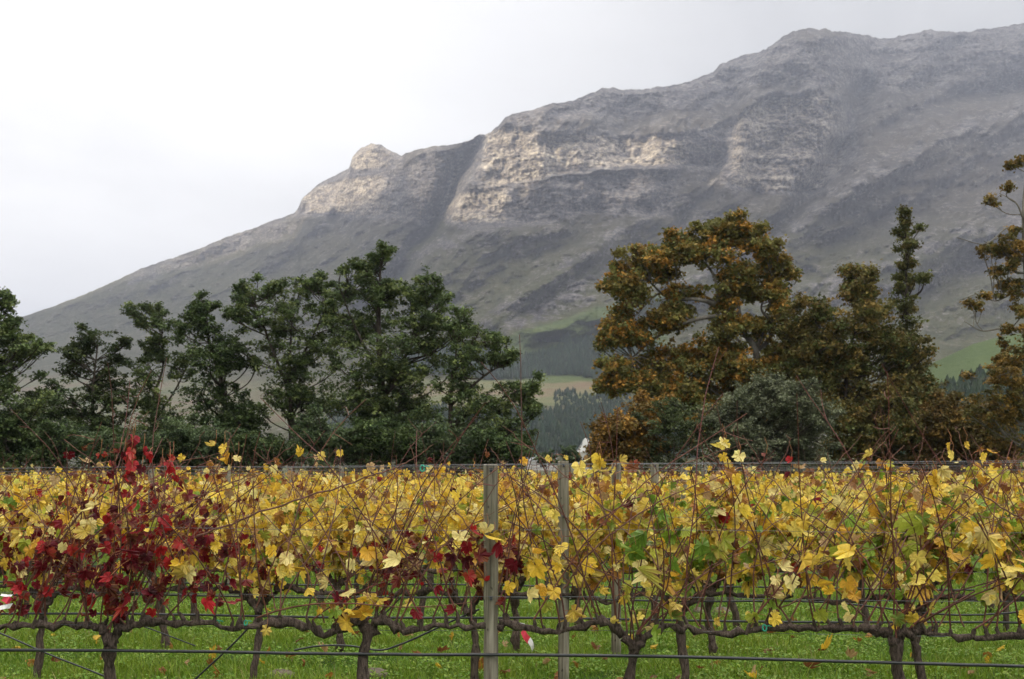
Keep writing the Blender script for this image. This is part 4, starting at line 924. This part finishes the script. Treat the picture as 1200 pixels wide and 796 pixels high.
tape(610, 733, 11.02, [([(606,731,0),(610,731,-.02),(615,732,0)], 'w', .016), ([(614,737,0),(622,735,-.02),(632,736.5,.01)], 'w', .026), ([(614,738,-.005),(617,745,-.02),(622,751,0)], 'r', .055), ([(621,749,0),(625,756,-.02),(626,762,0)], 'w', .045), ([(613,735,0),(618,734.5,-.01),(624,735,-.01)], 'r', .02)], 'red and white striped tape tied round the third row trunk between the first two posts')
tape(4, 700, 7.7, [([(2,697,0),(8,698,-.02),(15,698,0)], 'w', .012), ([(6,700,0),(11,703,-.02),(14,706,0)], 'r', .04), ([(0,713,0),(8,711,-.02),(15,710,0)], 'w', .03)], 'red and white tape scrap at the far left edge on the red vine')
def clip(px, py, d, lab, s=1.0):
    root = MB(); a = np.linspace(0, 2 * math.pi, 11); root.tube(np.stack([.009 * s * np.cos(a), .008 * np.sin(a), .014 * s * np.sin(a)], -1), .0035 * s, 6, cap=False)
    root.tube([(.006, 0, .008), (.02 * s, -.004, .014), (.032 * s, 0, .008)], .0028 * s, 5)
    tag(root.build('vine_tie', M_TEAL, None, True, tuple(P(px, py, d))), lab, 'tie', 'green plastic ties')
clip(255,730,7.75,'green plastic tie on the arm of the red vine, left one of the pair',1.1); clip(288,730,7.72,'green plastic tie at the right tip of the red vine arm',1.1)
clip(495,549,7.6,'green plastic tie on the top wire left of the nearest post',1.4); clip(896,736,7.4,'green plastic tie at the cordon end below the dark grape bunch',1.3)
def stone(px, py, w, h, lab, seed, d=None):
    d = d or F * CH / (py - HZ); rg = np.random.default_rng(seed); b = MB(); nu, nv = 14, 8; U, Vv = np.meshgrid(np.arange(nu) * 2 * math.pi / nu, np.linspace(0, math.pi, nv))
    rr = 1 + .22 * fbm(np.cos(U) * 1.3 + seed, np.sin(U) * 1.3 + Vv, 3); k = d / F
    v = np.stack([np.sin(Vv) * np.cos(U) * w * k / 2 * rr, np.sin(Vv) * np.sin(U) * w * k / 2.2 * rr, np.cos(Vv) * h * k * .6 * rr], -1).reshape(-1, 3)
    i = np.arange(nv - 1)[:, None] * nu; j = np.arange(nu)[None, :]; f = np.stack([i + j, i + nu + j, i + nu + (j + 1) % nu, i + (j + 1) % nu], -1).reshape(-1, 4); b.add(v, f)
    x, y, z = P(px, py, d); tag(b.build('stone', M_ROCK, None, True, (x, y, .02)), lab, 'stone', 'stones lying in the grass')
stone(330, 796, 38, 14, 'pale grey stone at the foot of the second row, left of centre', 1); stone(440, 794, 34, 14, 'flat brownish stone beside the slanting front trunk', 2); stone(846, 722, 24, 15, 'tan stone in the grass seen right of the third post', 3); stone(818, 719, 13, 9, 'small dark stone left of the tan stone', 4)
rng = np.random.default_rng(3)
LFL = MB(); V0 = None
fls = [(765,757),(900,743),(1005,752),(640,775),(700,760),(965,763),(495,770),(560,784),(1020,788),(765,792),(305,775),(190,785),(120,770),(880,790),(1130,780),(1170,760),(930,728),(700,735),(480,745),(350,750),(250,765),(1090,740),(840,775),(590,757),(60,775),(1155,735),(745,728),(385,790)]
fls += [(float(rng.uniform(0, 1200)), float(rng.uniform(712, 800))) for _ in range(70)]
for k, (px, py) in enumerate(fls):
    d = F * (CH - .07) / (py - HZ); b = MB(); c = np.array([YEL[2], BRN[0], BRN[2], BRN[3], BRN[1]])[k % 5][None]
    leaves(b, np.zeros((1, 3)), np.array([rng.uniform(.07, .12)]), c, rng)
    o = b.build('fallen_leaf', M_VLEAF, None, False, (float((px - 600) / F * d), float(d), .075)); o.rotation_euler = (math.radians(rng.uniform(50, 110)), rng.uniform(-.4, .4), rng.uniform(0, 6))
    tag(o, 'fallen brown or yellow vine leaf lying loose in the green grass', 'leaf', 'fallen leaves in the grass')

# grass and weeds: nobody could count the blades
def grass():
    rg = np.random.default_rng(4); V = []; Fc = []; C = []; n0 = 0
    def blades(n, y0, y1, hmin, hmax, w):
        Y = np.sqrt(rg.uniform(y0 ** 2, y1 ** 2, n)); X = rg.uniform(-.46, .46, n) * Y
        cl = fbm(X * 2.2, Y * 2.2, 3); cl2_ = fbm(X * .7 + 9, Y * .7, 3)
        keep = rg.random(n) < np.clip(.75 + 1.3 * cl, .12, 1); X, Y, cl, cl2_ = X[keep], Y[keep], cl[keep], cl2_[keep]; n = len(X)
        h = rg.uniform(hmin, hmax, n) * (1 + 1.0 * cl2_) * np.where(rg.random(n) < .03, 2.0, 1); ang = rg.uniform(0, 2 * math.pi, n); ln = rg.uniform(.1, .95, n) * h
        ww = w * rg.uniform(.6, 1.5, n); sx, sy = np.cos(ang + 1.57) * ww, np.sin(ang + 1.57) * ww; dx, dy = np.cos(ang) * ln, np.sin(ang) * ln
        zg = 0 * X - .02
        a = np.stack([X - sx, Y - sy, zg], -1); b = np.stack([X + sx, Y + sy, zg], -1)
        c = np.stack([X + dx * .45 + sx * .8, Y + dy * .45 + sy * .8, zg + h * .65], -1); d = np.stack([X + dx * .45 - sx * .8, Y + dy * .45 - sy * .8, zg + h * .65], -1); e = np.stack([X + dx, Y + dy, zg + h], -1)
        V_ = np.stack([a, b, c, d, e], 1).reshape(-1, 3)
        base = np.array([(.165, .275, .024), (.21, .32, .030), (.115, .21, .019), (.27, .34, .045), (.30, .27, .10)])
        col = base[rg.choice(5, n, p=[.36, .28, .22, .11, .03])] * rg.uniform(.75, 1.25, (n, 1)) * (1 + .5 * cl2_[:, None] * np.array([.8, .3, .2])[None])
        return V_, n, col
    b = MB()
    for args in [(230000, 9.0, 13.5, .035, .10, .0035), (130000, 13.5, 20, .04, .10, .005), (60000, 20, 45, .05, .11, .01), (20000, 6.5, 9, .04, .09, .004)]:
        V_, n, col = blades(*args); i = np.arange(n)[:, None] * 5
        b.add(V_, (i + np.array([[0, 1, 2, 3]])), 0, np.repeat(np.clip(col, .01, .6), 5, 0)); b.loops.append(((i + np.array([[3, 2, 4]])) + b.n - 5 * n).ravel()); b.tot.append(np.full(n, 3, np.int32)); b.mi.append(np.zeros(n, np.int32))
    # small broad weed leaves
    n = 90000; Y = np.sqrt(rg.uniform(9 ** 2, 15 ** 2, n)); X = rg.uniform(-.46, .46, n) * Y; k = rg.random(n) < np.clip(.4 + 2.2 * fbm(X * 1.5 + 4, Y * 1.5, 3), 0, 1); X, Y = X[k], Y[k]; n = len(X)
    z = rg.uniform(.02, .09, n); s = rg.uniform(.008, .02, n); an = rg.uniform(0, 6.28, n); u = np.stack([np.cos(an), np.sin(an), rg.normal(0, .4, n)], -1) * s[:, None]; w = np.stack([-np.sin(an), np.cos(an), rg.normal(0, .4, n)], -1) * s[:, None] * .7
    c = np.stack([X, Y, z], -1); V_ = np.stack([c - u, c + w, c + u, c - w], 1).reshape(-1, 3)
    col = np.array([(.14, .27, .028), (.19, .32, .034), (.25, .34, .05)])[rg.integers(3, size=n)] * rg.uniform(.8, 1.2, (n, 1)); b.add(V_, np.arange(4 * n).reshape(-1, 4), 0, np.repeat(col, 4, 0))
    tag(b.build('grass', M_VLEAF), 'short green grass and weeds growing between the vine rows', 'grass', None, 'stuff')
grass()
